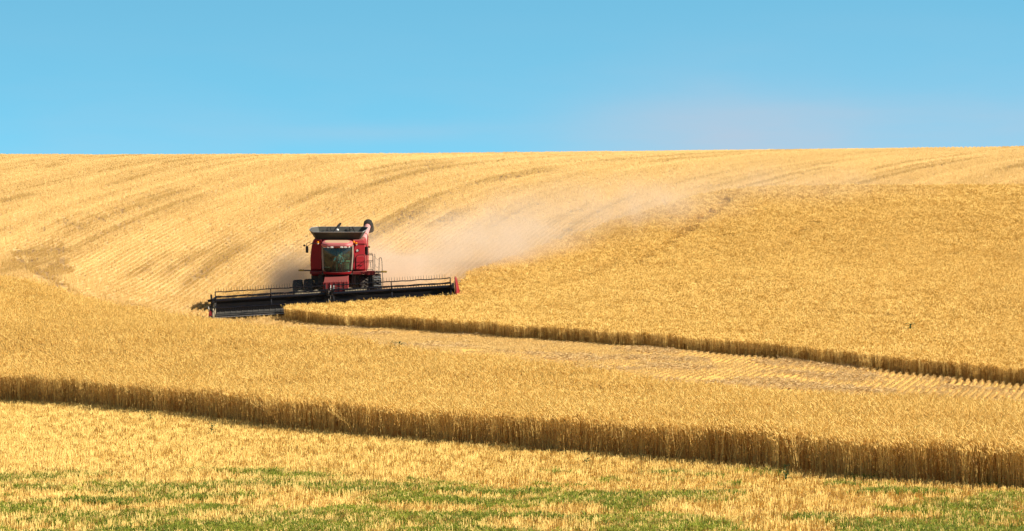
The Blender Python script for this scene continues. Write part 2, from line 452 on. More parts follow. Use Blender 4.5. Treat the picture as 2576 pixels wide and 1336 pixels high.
def swath(x, y):
    """0 dark bare stubble .. 1 pale chaff: bands that follow the combine's earlier passes"""
    u = row_u(x, np.clip(y, -100, 400))
    b = 0.55 * vnoise1(u / 3.3 + 500, 21) + 0.45 * vnoise1(u / 1.15 + 900, 22)
    c = fbm2(u / 1.6 + 700, y / 18.0 + 40, 31, 4)
    d = fbm2(x / 7.0 + 90, y / 9.0 + 90, 41, 4)
    s = 0.50 * b + 0.38 * c + 0.24 * d
    s = np.clip((s - 0.28) / 0.50 + 0.22 * (vnoise1(u / 0.5 + 70, 24) - 0.5), 0, 1); s = 0.55 + 0.30 * (s - 0.5) + 0.22 * np.exp(-(((u + 0.5 * fbm2(u / 9.0, y / 14.0, 35, 2)) % 6.1 - 3.0) / 0.42) ** 2) * (fbm2(u / 3.0 + 5, y / 9.0, 36, 3) > 0.42)
    ln = np.clip((vnoise1(u / 0.42 + 300, 23) - 0.60) / 0.3, 0, 1) * np.clip((fbm2(u / 2.5 + 30, y / 12.0 + 9, 33, 3) - 0.42) / 0.2, 0, 1)
    s = s - 0.75 * ln - 0.6 * track(x, y) - 0.45 * patch(x, y)
    nearf = np.clip((124 - y) / 6, 0, 1) * (y < np.interp(x, [q[0] for q in A_back], [q[1] for q in A_back]))
    s = s * (1 - nearf) + nearf * 0.72
    sw_ = in_swath(x, y); s = np.where(sw_, 0.0 + 0.12 * s, s)
    return np.clip(s, 0, 1)
make_ground()

# ------------------------------------------------------------------ plants: small clumps, repeated over the fields
class PB:
    """plant builder: raw arrays with a per-vertex shade value and a material per face"""
    def __init__(s): s.v = []; s.f = []; s.m = []; s.a = []
    def strip(s, pts, w, side, mi, sh):
        b = len(s.v)
        for p, ww in zip(pts, w):
            for q in (-1, 1):
                s.v.append((p[0]+side[0]*ww*q/2, p[1]+side[1]*ww*q/2, p[2]+side[2]*ww*q/2)); s.a.append(sh)
        for i in range(len(pts)-1):
            s.f.append((b+2*i, b+2*i+1, b+2*i+3, b+2*i+2)); s.m.append(mi)
    def rod(s, pts, r, mi, sh, n=3):
        b = len(s.v)
        for i, (p, rr) in enumerate(zip(pts, r)):
            t = np.subtract(pts[min(i+1, len(pts)-1)], pts[max(i-1, 0)]); t = t/np.linalg.norm(t)
            u = np.cross(t, (0.31, 0.9, 0.2)); u /= np.linalg.norm(u); w = np.cross(t, u)
            for k in range(n):
                a = 2*math.pi*k/n; q = np.add(p, (u*math.cos(a)+w*math.sin(a))*rr)
                s.v.append(tuple(q)); s.a.append(sh)
        for i in range(len(pts)-1):
            for k in range(n):
                k2 = (k+1) % n
                s.f.append((b+i*n+k, b+i*n+k2, b+(i+1)*n+k2, b+(i+1)*n+k)); s.m.append(mi)
    def object(s, name, mats):
        me = bpy.data.meshes.new(name); me.from_pydata(s.v, [], s.f)
        for m in mats: me.materials.append(m)
        me.polygons.foreach_set('material_index', s.m)
        at = me.attributes.new('shade_var', 'FLOAT', 'POINT'); at.data.foreach_set('value', s.a)
        me.update()
        return bpy.data.objects.new(name, me)

def wheat_stem(pb, x, y, h, rnd, thick, ear_w, detail, lodged=None):
    lean = rnd.normal(0, 0.055, 2) + np.array((-0.03, 0.0)); sh = rnd.random()
    if lodged is not None: lean = lean * 1.5 + np.array(lodged)
    if rnd.random() < 0.06: lean = rnd.normal(0, 0.22, 2)
    p0 = np.array((x, y, -0.02)); p1 = np.array((x+lean[0]*h*0.45, y+lean[1]*h*0.45, h*0.52))
    p2 = np.array((x+lean[0]*h*1.15, y+lean[1]*h*1.15, h*0.88))
    pb.rod([p0, p1, p2], [thick, thick*0.9, thick*0.7], 1, sh)
    # nodding ear
    az = rnd.normal(math.pi*0.95, 1.0); dx, dy = math.cos(az), math.sin(az)
    bend = abs(rnd.normal(0.75, 0.5)); el = rnd.uniform(0.085, 0.125); pts = [p2]; ang = 1.45 - bend*0.25
    nseg = 4 if detail else 2
    for i in range(nseg):
        ang -= bend/nseg*1.1; st = el/nseg
        pts.append(pts[-1] + np.array((dx*math.cos(ang), dy*math.cos(ang), math.sin(ang)))*st)
    prof = [0.5, 1.0, 1.05, 0.9, 0.35] if detail else [0.7, 1.0, 0.4]
    pb.rod(pts, [ear_w*q for q in prof], 0, sh, 4 if detail else 3)
    if detail:                                             # awns
        tip = pts[-1]; d = np.array((dx*math.cos(ang), dy*math.cos(ang), math.sin(ang)))
        for k in range(4):
            j = rnd.integers(1, 5); dd = d + rnd.normal(0, 0.28, 3); dd /= np.linalg.norm(dd)
            q = pts[j] if j < len(pts) else tip
            pb.strip([q, q+dd*rnd.uniform(0.05, 0.09)], [0.004, 0.001], np.cross(dd, (0.3, 0.8, 0.5)), 0, sh)
    # dry leaves hanging from the stem
    for k in range(rnd.integers(1, 3) if detail else rnd.integers(0, 2)):
        t = rnd.uniform(0.2, 0.8); q = p0*(1-t)+p2*t; az = rnd.uniform(0, 6.28); l = rnd.uniform(0.09, 0.2)
        dr = np.array((math.cos(az), math.sin(az), 0))
        pb.strip([q, q+dr*l*0.45+np.array((0, 0, l*0.25)), q+dr*l*0.8-np.array((0, 0, l*0.25))], [0.006, 0.011, 0.002],
                 np.array((-dr[1], dr[0], 0.2)), 2, rnd.random())

def wheat_clump(name, n, half, h, thick, ear_w, detail, seed, lodged=None):
    rnd = np.random.default_rng(seed); pb = PB()
    for i in range(n):
        wheat_stem(pb, rnd.uniform(-half[0], half[0]), rnd.uniform(-half[1], half[1]), h*rnd.normal(1, 0.075 if detail else 0.06), rnd, thick, ear_w, detail, lodged)
    return pb.object(name, [M['ear'], M['stalk'], M['leaf']])
def stubble_clump(name, n, length, width, h, thick, litter, seed, straw_mat='stub'):
    rnd = np.random.default_rng(seed); pb = PB()
    for i in range(n):
        x, y = rnd.normal(0, width), rnd.uniform(-length/2, length/2); hh = h*rnd.uniform(0.7, 1.12)
        ln = rnd.normal(0, 0.10, 2)
        pb.rod([(x, y, -0.03), (x+ln[0]*hh, y+ln[1]*hh, hh)], [thick, thick*0.9], 0, rnd.random())
    for i in range(litter):
        x, y = rnd.uniform(-0.13, 0.13), rnd.uniform(-length/2, length/2); az = rnd.uniform(0, 6.28); l = rnd.uniform(0.06, 0.22)
        z = rnd.uniform(0.0, 0.07); e = rnd.normal(0, 0.25)
        d = np.array((math.cos(az), math.sin(az), e))*l/2
        pb.rod([np.array((x, y, z))-d, np.array((x, y, z))+d], [thick*0.8]*2, 1, rnd.random())
    return pb.object(name, [M[straw_mat], M['chaff']])
def weed_clump(name, n, spread, h, seed):
    rnd = np.random.default_rng(seed); pb = PB()
    for i in range(n):
        az = rnd.uniform(0, 6.28); r = spread*math.sqrt(rnd.random()); x, y = r*math.cos(az), r*math.sin(az)
        hh = h*rnd.uniform(0.5, 1.15); a2 = rnd.uniform(0, 6.28); dr = np.array((math.cos(a2), math.sin(a2), 0)); ln = rnd.uniform(0.2, 0.8)
        q = np.array((x, y, 0.0)); sd = np.array((-dr[1], dr[0], 0.15)); w = rnd.uniform(0.008, 0.019)
        pb.strip([q, q+dr*hh*ln*0.5+np.array((0, 0, hh*0.7)), q+dr*hh*ln*1.1+np.array((0, 0, hh*0.75))], [w*0.5, w, w*0.2], sd, 0, rnd.random())
    return pb.object(name, [M['green']])

def proto_collection(name, objs):
    c = bpy.data.collections.new(name)
    for o in objs: c.objects.link(o)
    return c

def scatter(name, protos, x, y, rz, scl, idx, tint, tilt=0.0, z=None):
    n = len(x)
    if z is None: z = gz(x, y)
    me = bpy.data.meshes.new(name)
    me.vertices.add(n); me.vertices.foreach_set('co', np.stack([x, y, z], 1).astype(np.float32).ravel())
    def at(nm, ty, arr, key):
        a = me.attributes.new(nm, ty, 'POINT'); a.data.foreach_set(key, np.ascontiguousarray(arr).ravel())
    rot = np.stack([RNG.normal(0, tilt, n), RNG.normal(0, tilt, n), rz], 1).astype(np.float32)
    at('rot', 'FLOAT_VECTOR', rot, 'vector'); at('scl', 'FLOAT_VECTOR', scl.astype(np.float32), 'vector')
    at('idx', 'INT', idx.astype(np.int32), 'value'); at('tint', 'FLOAT', tint.astype(np.float32), 'value')
    o = bpy.data.objects.new(name, me); link(o)
    ng = bpy.data.node_groups.new(name, 'GeometryNodeTree')
    ng.interface.new_socket('Geometry', in_out='INPUT', socket_type='NodeSocketGeometry')
    ng.interface.new_socket('Geometry', in_out='OUTPUT', socket_type='NodeSocketGeometry')
    N, L = ng.nodes, ng.links
    gi = N.new('NodeGroupInput'); go = N.new('NodeGroupOutput')
    ci = N.new('GeometryNodeCollectionInfo'); ci.inputs['Collection'].default_value = protos
    ci.inputs['Separate Children'].default_value = True; ci.inputs['Reset Children'].default_value = True
    ip = N.new('GeometryNodeInstanceOnPoints'); ip.inputs['Pick Instance'].default_value = True
    def na(nm, ty):
        a = N.new('GeometryNodeInputNamedAttribute'); a.data_type = ty; a.inputs['Name'].default_value = nm
        return a.outputs['Attribute']
    L.new(gi.outputs[0], ip.inputs['Points']); L.new(ci.outputs[0], ip.inputs['Instance'])
    er = N.new('FunctionNodeEulerToRotation'); L.new(na('rot', 'FLOAT_VECTOR'), er.inputs[0]); L.new(er.outputs[0], ip.inputs['Rotation'])
    L.new(na('scl', 'FLOAT_VECTOR'), ip.inputs['Scale']); L.new(na('idx', 'INT'), ip.inputs['Instance Index'])
    L.new(ip.outputs[0], go.inputs[0])
    md = o.modifiers.new('scatter', 'NODES'); md.node_group = ng
    tag(o, kind='stuff')
    return o

def rows(y0, y1, step, du, jitter, u0=-130, u1=90, side=4.0, jy=0.5):
    """points along the seed rows, inside the view wedge with a margin to each side"""
    us = np.arange(u0, u1, du); ys = np.arange(y0, y1, step)
    U, Y = np.meshgrid(us, ys)
    Y = Y + RNG.uniform(-jy, jy, Y.shape)*step; U = U + RNG.normal(0, jitter, U.shape)
    X = row_x(U, Y); k = np.abs(X) < Y*0.158 + side
    X, Y = X[k], Y[k]
    return X, Y
def scl3(n, xy=(0.9, 1.15), z=(0.9, 1.1)):
    a = RNG.uniform(*xy, n); return np.stack([a, a, RNG.uniform(*z, n)], 1)

# ---- near strip of standing wheat
protA = proto_collection('wheat_clumps', [wheat_clump('wheat_clump', 13, (0.10, 0.10), 1.0, 0.0048, 0.0088, True, 100+i) for i in range(8)] +
    [wheat_clump('wheat_clump_lodged', n_, (0.05, 0.05), 0.92, 0.0045, 0.0088, True, 120+n_, ld) for n_, ld in ((9, (0.42, -0.25)), (7, (-0.5, -0.3)), (10, (0.25, -0.6)), (6, (0.7, -0.1)))])
X, Y = rows(66, 156, 0.19, 0.25, 0.03, jy=0.25)
k = inside(A_POLY, X + RNG.normal(0, 0.10, X.shape) + 0.9*(fbm2(X*1.3, Y*1.3, 67, 3)-0.5), Y); X, Y = X[k], Y[k]
n = len(X); hv = 0.88 + 0.24*fbm2(X/2.5+50, Y/2.5+50, 61, 3)
s = scl3(n, (0.9, 1.15), (0.94, 1.06)); s[:, 2] *= hv
t = 0.38 + 0.45*fbm2(X/1.8+20, Y/1.8+80, 62, 4) + RNG.normal(0, 0.07, n)
rim = (Y - np.interp(X, [q[0] for q in A_front], [q[1] for q in A_front]))
lodge = (rim < 1.0) & (RNG.random(n) < 0.05 + 0.2*(fbm2(X/1.1, Y/1.1, 68, 2) > 0.62))
ix = np.where(lodge, RNG.integers(8, 12, n), RNG.integers(0, 8, n))
near_wheat = scatter('near_wheat', protA, X, Y, np.where(lodge, RNG.uniform(-0.3, 0.3, n), RNG.uniform(-0.5, 0.5, n) + np.where(RNG.random(n) < 0.5, 0, 0.6)), s, ix, t, 0.05)
tag(near_wheat, 'strip of ripe golden bearded wheat standing uncut in front of the harvested swath', 'wheat')
print('near_wheat', n)

# ---- the uncut block on the slope
protC = proto_collection('far_wheat_clumps', [wheat_clump('far_wheat_clump', 30, (0.11, 0.19), 0.72, 0.0040, 0.0105, False, 200+i) for i in range(6)])
X, Y = rows(117, 275, 0.30, 0.25, 0.04, jy=0.2)
k = inside(C_POLY, X + RNG.normal(0, 0.07, X.shape) + 0.7*(fbm2(X*0.9, Y*0.9, 69, 3)-0.5), Y + RNG.normal(0, 0.08, X.shape)); X, Y = X[k], Y[k]
n = len(X); hv = 0.91 + 0.14*fbm2(X/3+50, Y/3+50, 63, 4)
s = scl3(n, (1.0, 1.15), (0.965, 1.035)); s[:, 2] *= hv
t = 0.42 + 0.32*fbm2(X/2.2+20, Y/4+80, 64, 5) + RNG.normal(0, 0.04, n)
LINES = [[ground_point(px, py, 120, 290, 0.6) for px, py in q] for q in (((1695,605),(1725,585),(1760,560),(1790,540),(1835,500)), ((1600,668),(1640,640),(1690,610)), ((1950,640),(2010,590),(2050,560)), ((1480,700),(1560,650)))]
def knocked(x, y):
    r = np.zeros(np.shape(x))
    for w, q in zip((1.0, 0.6, 0.45, 0.5), LINES):
        for (ax, ay), (bx, by) in zip(q, q[1:]):
            dx, dy = bx-ax, by-ay; tt = np.clip(((x-ax)*dx+(y-ay)*dy)/(dx*dx+dy*dy), 0, 1)
            r = np.maximum(r, w*np.clip((0.5-np.hypot(x-ax-tt*dx, y-ay-tt*dy))/0.2, 0, 1))
    return r*np.clip((fbm2(x/1.2, y/2.5, 75, 3)-0.35)/0.15, 0, 1)
kn = np.maximum(knocked(X, Y), 0.2*np.clip((fbm2(X/1.2+9, Y/2.0+4, 76, 4)-0.70)/0.05, 0, 1))
s[:, 2] *= 1 - 0.45*kn; t = t - 0.25*kn
far_wheat = scatter('uncut_wheat', protC, X, Y, -row_dir(X, Y) + RNG.normal(0, 0.15, n) + np.where(RNG.random(n) < 0.5, 0, math.pi), s, RNG.integers(0, 6, n), t, 0.05)
tag(far_wheat, 'large block of uncut wheat on the slope right of the combine', 'wheat')
print('uncut_wheat', n)

# ---- stubble in the foreground
protS = proto_collection('stubble_clumps', [stubble_clump('stubble_clump', 10, 0.24, 0.035, 0.19, 0.0054, 4, 300+i, 'stub_near') for i in range(8)])
X, Y = rows(54, 121, 0.2, 0.19, 0.025)
k = ~inside(A_POLY, X, Y) & (Y < np.interp(X, [p[0] for p in A_front], [p[1] for p in A_front]) + 0.3); X, Y = X[k], Y[k]
n = len(X); s = scl3(n, (0.9, 1.2), (0.7, 1.15)); s[:, 2] *= 0.75 + 0.5*fbm2(X/6+5, Y/1.6+5, 65, 3)
t = 0.56 + 0.28*fbm2(X/5+20, Y/1.3+80, 66, 4) + RNG.normal(0, 0.10, n)
near_stub = scatter('near_stubble', protS, X, Y, RNG.uniform(-0.5, 0.5, n), s, RNG.integers(0, 8, n), t, 0.08)
tag(near_stub, 'short pale straw stubble covering the foreground', 'stubble')
print('near_stubble', n)

# ---- stubble of the cut swath and the whole hillside
protT = proto_collection('hill_stubble_clumps', [stubble_clump('hill_stubble_clump', 26, 0.46, 0.024, 0.17, 0.0058, 5, 400+i) for i in range(8)])
X, Y = rows(92, 318, 0.37, 0.36, 0.010, u0=-150, u1=90)
yb = np.interp(X, [p[0] for p in A_back], [p[1] for p in A_back])
k = ~inside(C_POLY, X, Y) & (Y > yb - 0.2) & ~in_swath(X, Y); X, Y = X[k], Y[k]
sw = swath(X, Y)
pt = patch(X, Y)
thin = RNG.random(len(X)) < 0.96 - 0.3*track(X, Y) - 0.25*(1 - sw)*(fbm2(X/1.4, Y/5.0, 71, 3) > 0.52)
X, Y, sw, pt = X[thin], Y[thin], sw[thin], pt[thin]
n = len(X); s = scl3(n, (0.9, 1.1), (0.75, 1.15)); s[:, 2] *= np.where(pt, 1.0, 0.8 + 0.5*fbm2(X/4+5, Y/8+5, 72, 3))
rid = np.round(row_u(X, Y)/0.36); t = 0.05 + 0.9*sw + RNG.normal(0, 0.06, n) - 0.25*pt - 0.4*track(X, Y) + 0.42*(vnoise1(rid*7.3+900, 91)-0.5)*(fbm2(X/6, Y/9, 92, 2)+0.2)
hill_stub = scatter('hill_stubble', protT, X, Y, -row_dir(X, Y) + RNG.normal(0, 0.06, n), s, RNG.integers(0, 8, n), t, 0.05)
tag(hill_stub, 'rows of cut stubble sweeping up the harvested hillside', 'stubble')
print('hill_stubble', n)

# ---- the swath just cut between the two stands: drill furrows still sharp, short stubble on the ridges
DU = 0.27
def furrow_material():
    m, n, l = mat('furrowed_soil')
    o = n.new("ShaderNodeOutputMaterial"); b_ = n.new("ShaderNodeBsdfPrincipled"); b_.inputs['Roughness'].default_value = 0.95; b_.inputs['Specular IOR Level'].default_value = 0.1
    at = n.new("ShaderNodeAttribute"); at.attribute_name = 'ridge'; tc = n.new("ShaderNodeTexCoord")
    nz = n.new("ShaderNodeTexNoise"); nz.inputs['Scale'].default_value = 9.0; nz.inputs['Detail'].default_value = 6; l.new(tc.outputs['Object'], nz.inputs['Vector'])
    nb = n.new("ShaderNodeTexNoise"); nb.inputs['Scale'].default_value = 0.5; nb.inputs['Detail'].default_value = 4; l.new(tc.outputs['Object'], nb.inputs['Vector'])
    ad = n.new("ShaderNodeMath"); ad.operation = 'MULTIPLY_ADD'; ad.inputs[1].default_value = 0.8; l.new(nz.outputs[0], ad.inputs[0]); l.new(at.outputs['Fac'], ad.inputs[2])
    a2 = n.new("ShaderNodeMath"); a2.operation = 'MULTIPLY_ADD'; a2.inputs[1].default_value = 0.5; l.new(nb.outputs[0], a2.inputs[0]); l.new(ad.outputs[0], a2.inputs[2])
    mr = n.new("ShaderNodeMapRange"); mr.inputs[1].default_value = 0.75; mr.inputs[2].default_value = 1.5; l.new(a2.outputs[0], mr.inputs[0])
    mix = n.new("ShaderNodeMix"); mix.data_type = 'RGBA'; mix.inputs[6].default_value = (0.34, 0.185, 0.055, 1); mix.inputs[7].default_value = (0.58, 0.33, 0.085, 1)
    l.new(mr.outputs[0], mix.inputs[0]); l.new(mix.outputs[2], b_.inputs['Base Color']); l.new(b_.outputs[0], o.inputs[0]); return m
def furrows():
    us = np.arange(-14, 52, DU/6); ys = np.arange(93, 181, 0.55); U, Y = np.meshgrid(us, ys); X = row_x(U, Y)
    ridge = 0.5 + 0.5*np.cos(2*math.pi*(U+20)/DU)
    edge = np.clip((fbm2(X/2.2+31, Y/5.0+3, 77, 3)-0.30)/0.2, 0.72, 1)
    Zf = gz(X, Y) + 0.015 + 0.078*ridge*edge + 0.03*(fbm2(X*2.5+50, Y*2.5+50, 78, 2)-0.5)
    nx, ny = len(us), len(ys); i = np.arange(nx*ny).reshape(ny, nx)
    f = np.stack([i[:-1,:-1].ravel(), i[:-1,1:].ravel(), i[1:,1:].ravel(), i[1:,:-1].ravel()], 1)
    xc = X[:-1,:-1].ravel(); yc = Y[:-1,:-1].ravel()
    keep = in_swath(xc, yc) & (np.abs(xc) < yc*0.158+5) & (~inside(C_POLY, xc, yc) | ~inside(C_POLY, xc - 0.5, yc - 0.8)); f = f[keep]
    used = np.unique(f); mp = np.full(nx*ny, -1); mp[used] = np.arange(len(used)); f = mp[f]
    v = np.stack([X.ravel(), Y.ravel(), Zf.ravel()], 1)[used]
    me = bpy.data.meshes.new('furrowed_ground'); me.from_pydata(v.tolist(), [], f.tolist())
    me.polygons.foreach_set('use_smooth', np.ones(len(f), bool))
    at = me.attributes.new('ridge', 'FLOAT', 'POINT'); at.data.foreach_set('value', (ridge*edge).ravel()[used].astype(np.float32))
    me.materials.append(furrow_material()); o = bpy.data.objects.new('furrowed_ground', me); link(o); tag(o, kind='structure')
furrows()
protB = proto_collection('swath_stubble_clumps', [stubble_clump('swath_stubble_clump', 30, 0.42, 0.024, 0.075, 0.0062, 0, 450+i) for i in range(6)])
X, Y = rows(92, 178, 0.33, DU, 0.006, u0=-20, u1=70)
k = ~inside(C_POLY, X, Y) & in_swath(X, Y) & (fbm2(X/1.6+4, Y/4.0+4, 79, 3) > 0.30); X, Y = X[k], Y[k]
litter = fbm2(X/3.0+8, Y/3.0+8, 73, 3)
n = len(X); s = scl3(n, (0.95, 1.1), (0.85, 1.1))
t = 0.42 + 0.5*(litter-0.5) + RNG.normal(0, 0.06, n)
swath_stub = scatter('swath_stubble', protB, X, Y, -row_dir(X, Y) + RNG.normal(0, 0.05, n), s, RNG.integers(0, 6, n), t, 0.04, z=gz(X, Y) + 0.07)
tag(swath_stub, 'freshly cut orange stubble rows in the strip between the two stands of wheat', 'stubble')
print('swath_stubble', n)
protL = proto_collection('chaff_clumps', [stubble_clump('chaff_clump', 0, 0.4, 0.05, 0.1, 0.0045, 34, 470+i) for i in range(5)])
X, Y = rows(92, 178, 0.36, 0.36, 0.1, u0=-20, u1=70)
k = ~inside(C_POLY, X, Y) & in_swath(X, Y) & (fbm2(X/3.0+8, Y/3.0+8, 73, 3) + 0.12*vnoise1(row_u(X, Y)/2.2+50, 74) > 0.66 + RNG.normal(0, 0.04, X.shape)); X, Y = X[k], Y[k]
n = len(X)
chaff = scatter('loose_chaff', protL, X, Y, RNG.uniform(0, 6.28, n), scl3(n, (0.9, 1.3), (0.8, 2.0)), RNG.integers(0, 5, n), np.full(n, 0.4), 0.1, z=gz(X, Y) + 0.06)
tag(chaff, 'loose pale chaff lying over the freshly cut rows', 'chaff')

# ---- green weeds in the foreground stubble
protG = proto_collection('weed_clumps', [weed_clump('weed_clump', 56, 0.24, 0.17, 500+i) for i in range(6)])
n = 80000
Y = RNG.uniform(56, 76, n); X = RNG.uniform(-1, 1, n)*(Y*0.158+3)
py = 668 + 4.7*FPX/Y; px = 1288 + X*FPX/Y
mask = fbm2(X/1.1+11, Y/1.3+7, 81, 5) + 0.3*(fbm2(X/4+3, Y/4+3, 82, 2)-0.5)
line = np.interp(px, [0, 600, 1300, 1900, 2576], [1225, 1225, 1250, 1262, 1262])
wgt = np.interp(py - line, [-40, -10, 8, 25, 45, 65, 85, 120], [-0.04, 0.02, 0.10, 0.10, 0.05, 0.13, 0.22, 0.25])
k = mask > 0.67 - wgt
k &= RNG.random(n) < 0.6
X, Y = X[k], Y[k]; n = len(X)
weeds = scatter('green_weeds', protG, X, Y, RNG.uniform(0, 6.28, n), scl3(n, (0.7, 1.3), (0.6, 1.3)), RNG.integers(0, 6, n), 0.15+0.8*fbm2(X+3, Y+3, 83, 3), 0.15)
tag(weeds, 'patches of low green weeds among the foreground stubble', 'weeds')
print('green_weeds', n)

# ---- a few tall weeds one can tell apart
def tall_weed(px, py, d0, d1, h, label, seed, lift=0.0):
    rnd = np.random.default_rng(seed); pb = PB(); x, y = ground_point(px, py, d0, d1, lift)
    pb.rod([(0, 0, -0.03), (rnd.normal(0, .02), 0.01, h*0.5), (rnd.normal(0, .05), 0.02, h)], [0.011, 0.009, 0.005], 0, 0.3)
    for i in range(22):
        t = rnd.uniform(0.12, 1.0); az = rnd.uniform(0, 6.28); l = h*rnd.uniform(0.18, 0.42)*(1.15-0.5*t); dr = np.array((math.cos(az), math.sin(az), 0.0)); q0 = np.array((0, 0, h*t)); w = l*0.32
        up = np.array((0, 0, 1.0)); pb.strip([q0, q0+dr*l*0.4+up*l*0.35, q0+dr*l*0.8+up*l*0.4, q0+dr*l*1.1+up*l*0.2], [w*.3, w, w*.8, w*.1], np.array((-dr[1], dr[0], 0.2)), 0, rnd.random()*0.6)
    o = pb.object('weed_plant', [M['weed']]); o.location = (x, y, float(gz(np.array([x]), np.array([y]))[0])); link(o)
    tag(o, label, 'weed', 'single green weeds in the fields'); return o
M['weed'] = straw('tall_weed_green', (0.16, 0.22, 0.04), (0.035, 0.075, 0.02), 0.35, per_clump=1.6)
tall_weed(2290, 850, 120, 200, 1.0, 'dark green weed standing alone in the uncut wheat on the right slope', 1, 0.3)
tall_weed(1005, 876, 100, 150, 1.15, 'wide dark green weed showing over the far edge of the near wheat strip', 2, 0.9)
tall_weed(377, 1070, 60, 130, 0.32, 'upright dark weed in the foreground stubble close to the left end of the standing wheat', 3)
tall_weed(533, 1103, 60, 130, 0.40, 'second dark weed in the foreground stubble, a little nearer and right of the leftmost one', 4)
tall_weed(1476, 1188, 60, 130, 0.34, 'small weed in pale stubble just below the middle of the dark wheat edge', 5)
tall_weed(1977, 1215, 60, 130, 0.42, 'leafy weed in the foreground stubble at the foot of the wheat edge, farthest right', 6)

# ------------------------------------------------------------------ the combine harvester
M['red'] = paint('red_paint', (0.22, 0.002, 0.007), 0.5, 0, 0.025, (0.30, 0.15, 0.11), scale=2.0, top_dust=0.6, spec=0.18)
M['red_dusty'] = paint('red_paint_dusty', (0.20, 0.008, 0.012), 0.6, 0, 0.22, (0.22, 0.10, 0.08), scale=2.5, top_dust=0.45, spec=0.15)
M['pink'] = paint('faded_red_paint', (0.44, 0.15, 0.15), 0.6, 0, 0.35, (0.50, 0.30, 0.25), scale=2.0)
M['roof_red'] = paint('roof_paint', (0.42, 0.055, 0.065), 0.5, 0, 0.3, (0.44, 0.24, 0.19), scale=3.0)
M['roof_dust'] = paint('settled_chaff', (0.44, 0.29, 0.14), 0.95, 0, 0.4, (0.44, 0.24, 0.17), scale=5.0, bump=0.4)
M['black'] = paint('black_metal', (0.006, 0.006, 0.008), 0.5, 0, 0.03, (0.25, 0.18, 0.11), scale=4.0, top_dust=0.06, spec=0.2)
M['blackblue'] = paint('black_reel_paint', (0.005, 0.006, 0.012), 0.42, 0, 0.015, (0.25, 0.18, 0.11), scale=4.0, spec=0.3)
M['steel'] = paint('worn_steel', (0.42, 0.42, 0.41), 0.38, 0.7, 0.2, (0.35, 0.26, 0.17), scale=6.0)
M['dark'] = paint('dark_frame', (0.022, 0.020, 0.019), 0.7, 0, 0.2, (0.2, 0.14, 0.09), scale=2.2)
M['bin_grey'] = paint('bin_grey', (0.032, 0.034, 0.032), 0.6, 0.0, 0.10, (0.30, 0.25, 0.18), scale=1.8, spec=0.2)
M['tyre'] = paint('tyre_rubber', (0.014, 0.014, 0.016), 0.85, 0, 0.16, (0.27, 0.20, 0.13), scale=3.5)
M['canvas'] = paint('draper_canvas', (0.03, 0.03, 0.03), 0.85, 0, 0.12, (0.34, 0.26, 0.17), scale=3.0)
M['dusty_sheet'] = paint('dusty_sheet', (0.22, 0.19, 0.13), 0.9, 0, 0.5, (0.34, 0.25, 0.15), scale=2.5)
M['rubber'] = paint('black_rubber', (0.006, 0.006, 0.007), 0.8, 0, 0.02, scale=3, spec=0.15)
M['pillar'] = paint('cab_pillar', (0.16, 0.13, 0.10), 0.6, 0, 0.5, (0.40, 0.30, 0.22), scale=3.0)
M['trim'] = paint('cab_interior', (0.05, 0.055, 0.05), 0.8, 0, 0.1, scale=5)
M['seat'] = paint('seat_fabric', (0.10, 0.13, 0.12), 0.9, 0, 0.1, scale=5)
M['white'] = paint('white_plastic', (0.75, 0.75, 0.72), 0.4, 0, 0.2, scale=5)
M['rimwhite'] = paint('wheel_rim', (0.50, 0.46, 0.38), 0.6, 0, 0.5, scale=4)
M['yellow'] = paint('marker_yellow', (0.36, 0.22, 0.02), 0.45, 0, 0.25, (0.3, 0.2, 0.08), scale=6)
M['lens'] = paint('lamp_lens', (0.80, 0.76, 0.70), 0.15, 0, 0.25, (0.6, 0.45, 0.32), scale=8)
M['cyan'] = paint('turquoise_cloth', (0.03, 0.55, 0.56), 0.8, 0, 0.0)
M['brown'] = paint('brown_plastic', (0.33, 0.12, 0.05), 0.6, 0, 0.2)
M['shirt'] = paint('blue_shirt', (0.035, 0.13, 0.19), 0.9, 0, 0.05)
M['jeans'] = paint('jeans', (0.05, 0.07, 0.12), 0.9, 0, 0.05)
M['skin'] = paint('skin', (0.46, 0.25, 0.17), 0.6, 0, 0.0)
M['hair'] = paint('hair', (0.03, 0.022, 0.018), 0.8, 0, 0.0)
def amber():
    m, n, l = mat('amber_lens'); o = n.new("ShaderNodeOutputMaterial"); b = n.new("ShaderNodeBsdfPrincipled")
    b.inputs['Base Color'].default_value = (0.95, 0.33, 0.01, 1); b.inputs['Roughness'].default_value = 0.2
    t = n.new("ShaderNodeBsdfTranslucent"); t.inputs[0].default_value = (1.0, 0.42, 0.02, 1)
    s = n.new("ShaderNodeMixShader"); s.inputs[0].default_value = 0.4
    l.new(b.outputs[0], s.inputs[1]); l.new(t.outputs[0], s.inputs[2]); l.new(s.outputs[0], o.inputs[0]); return m
M['amber'] = amber()
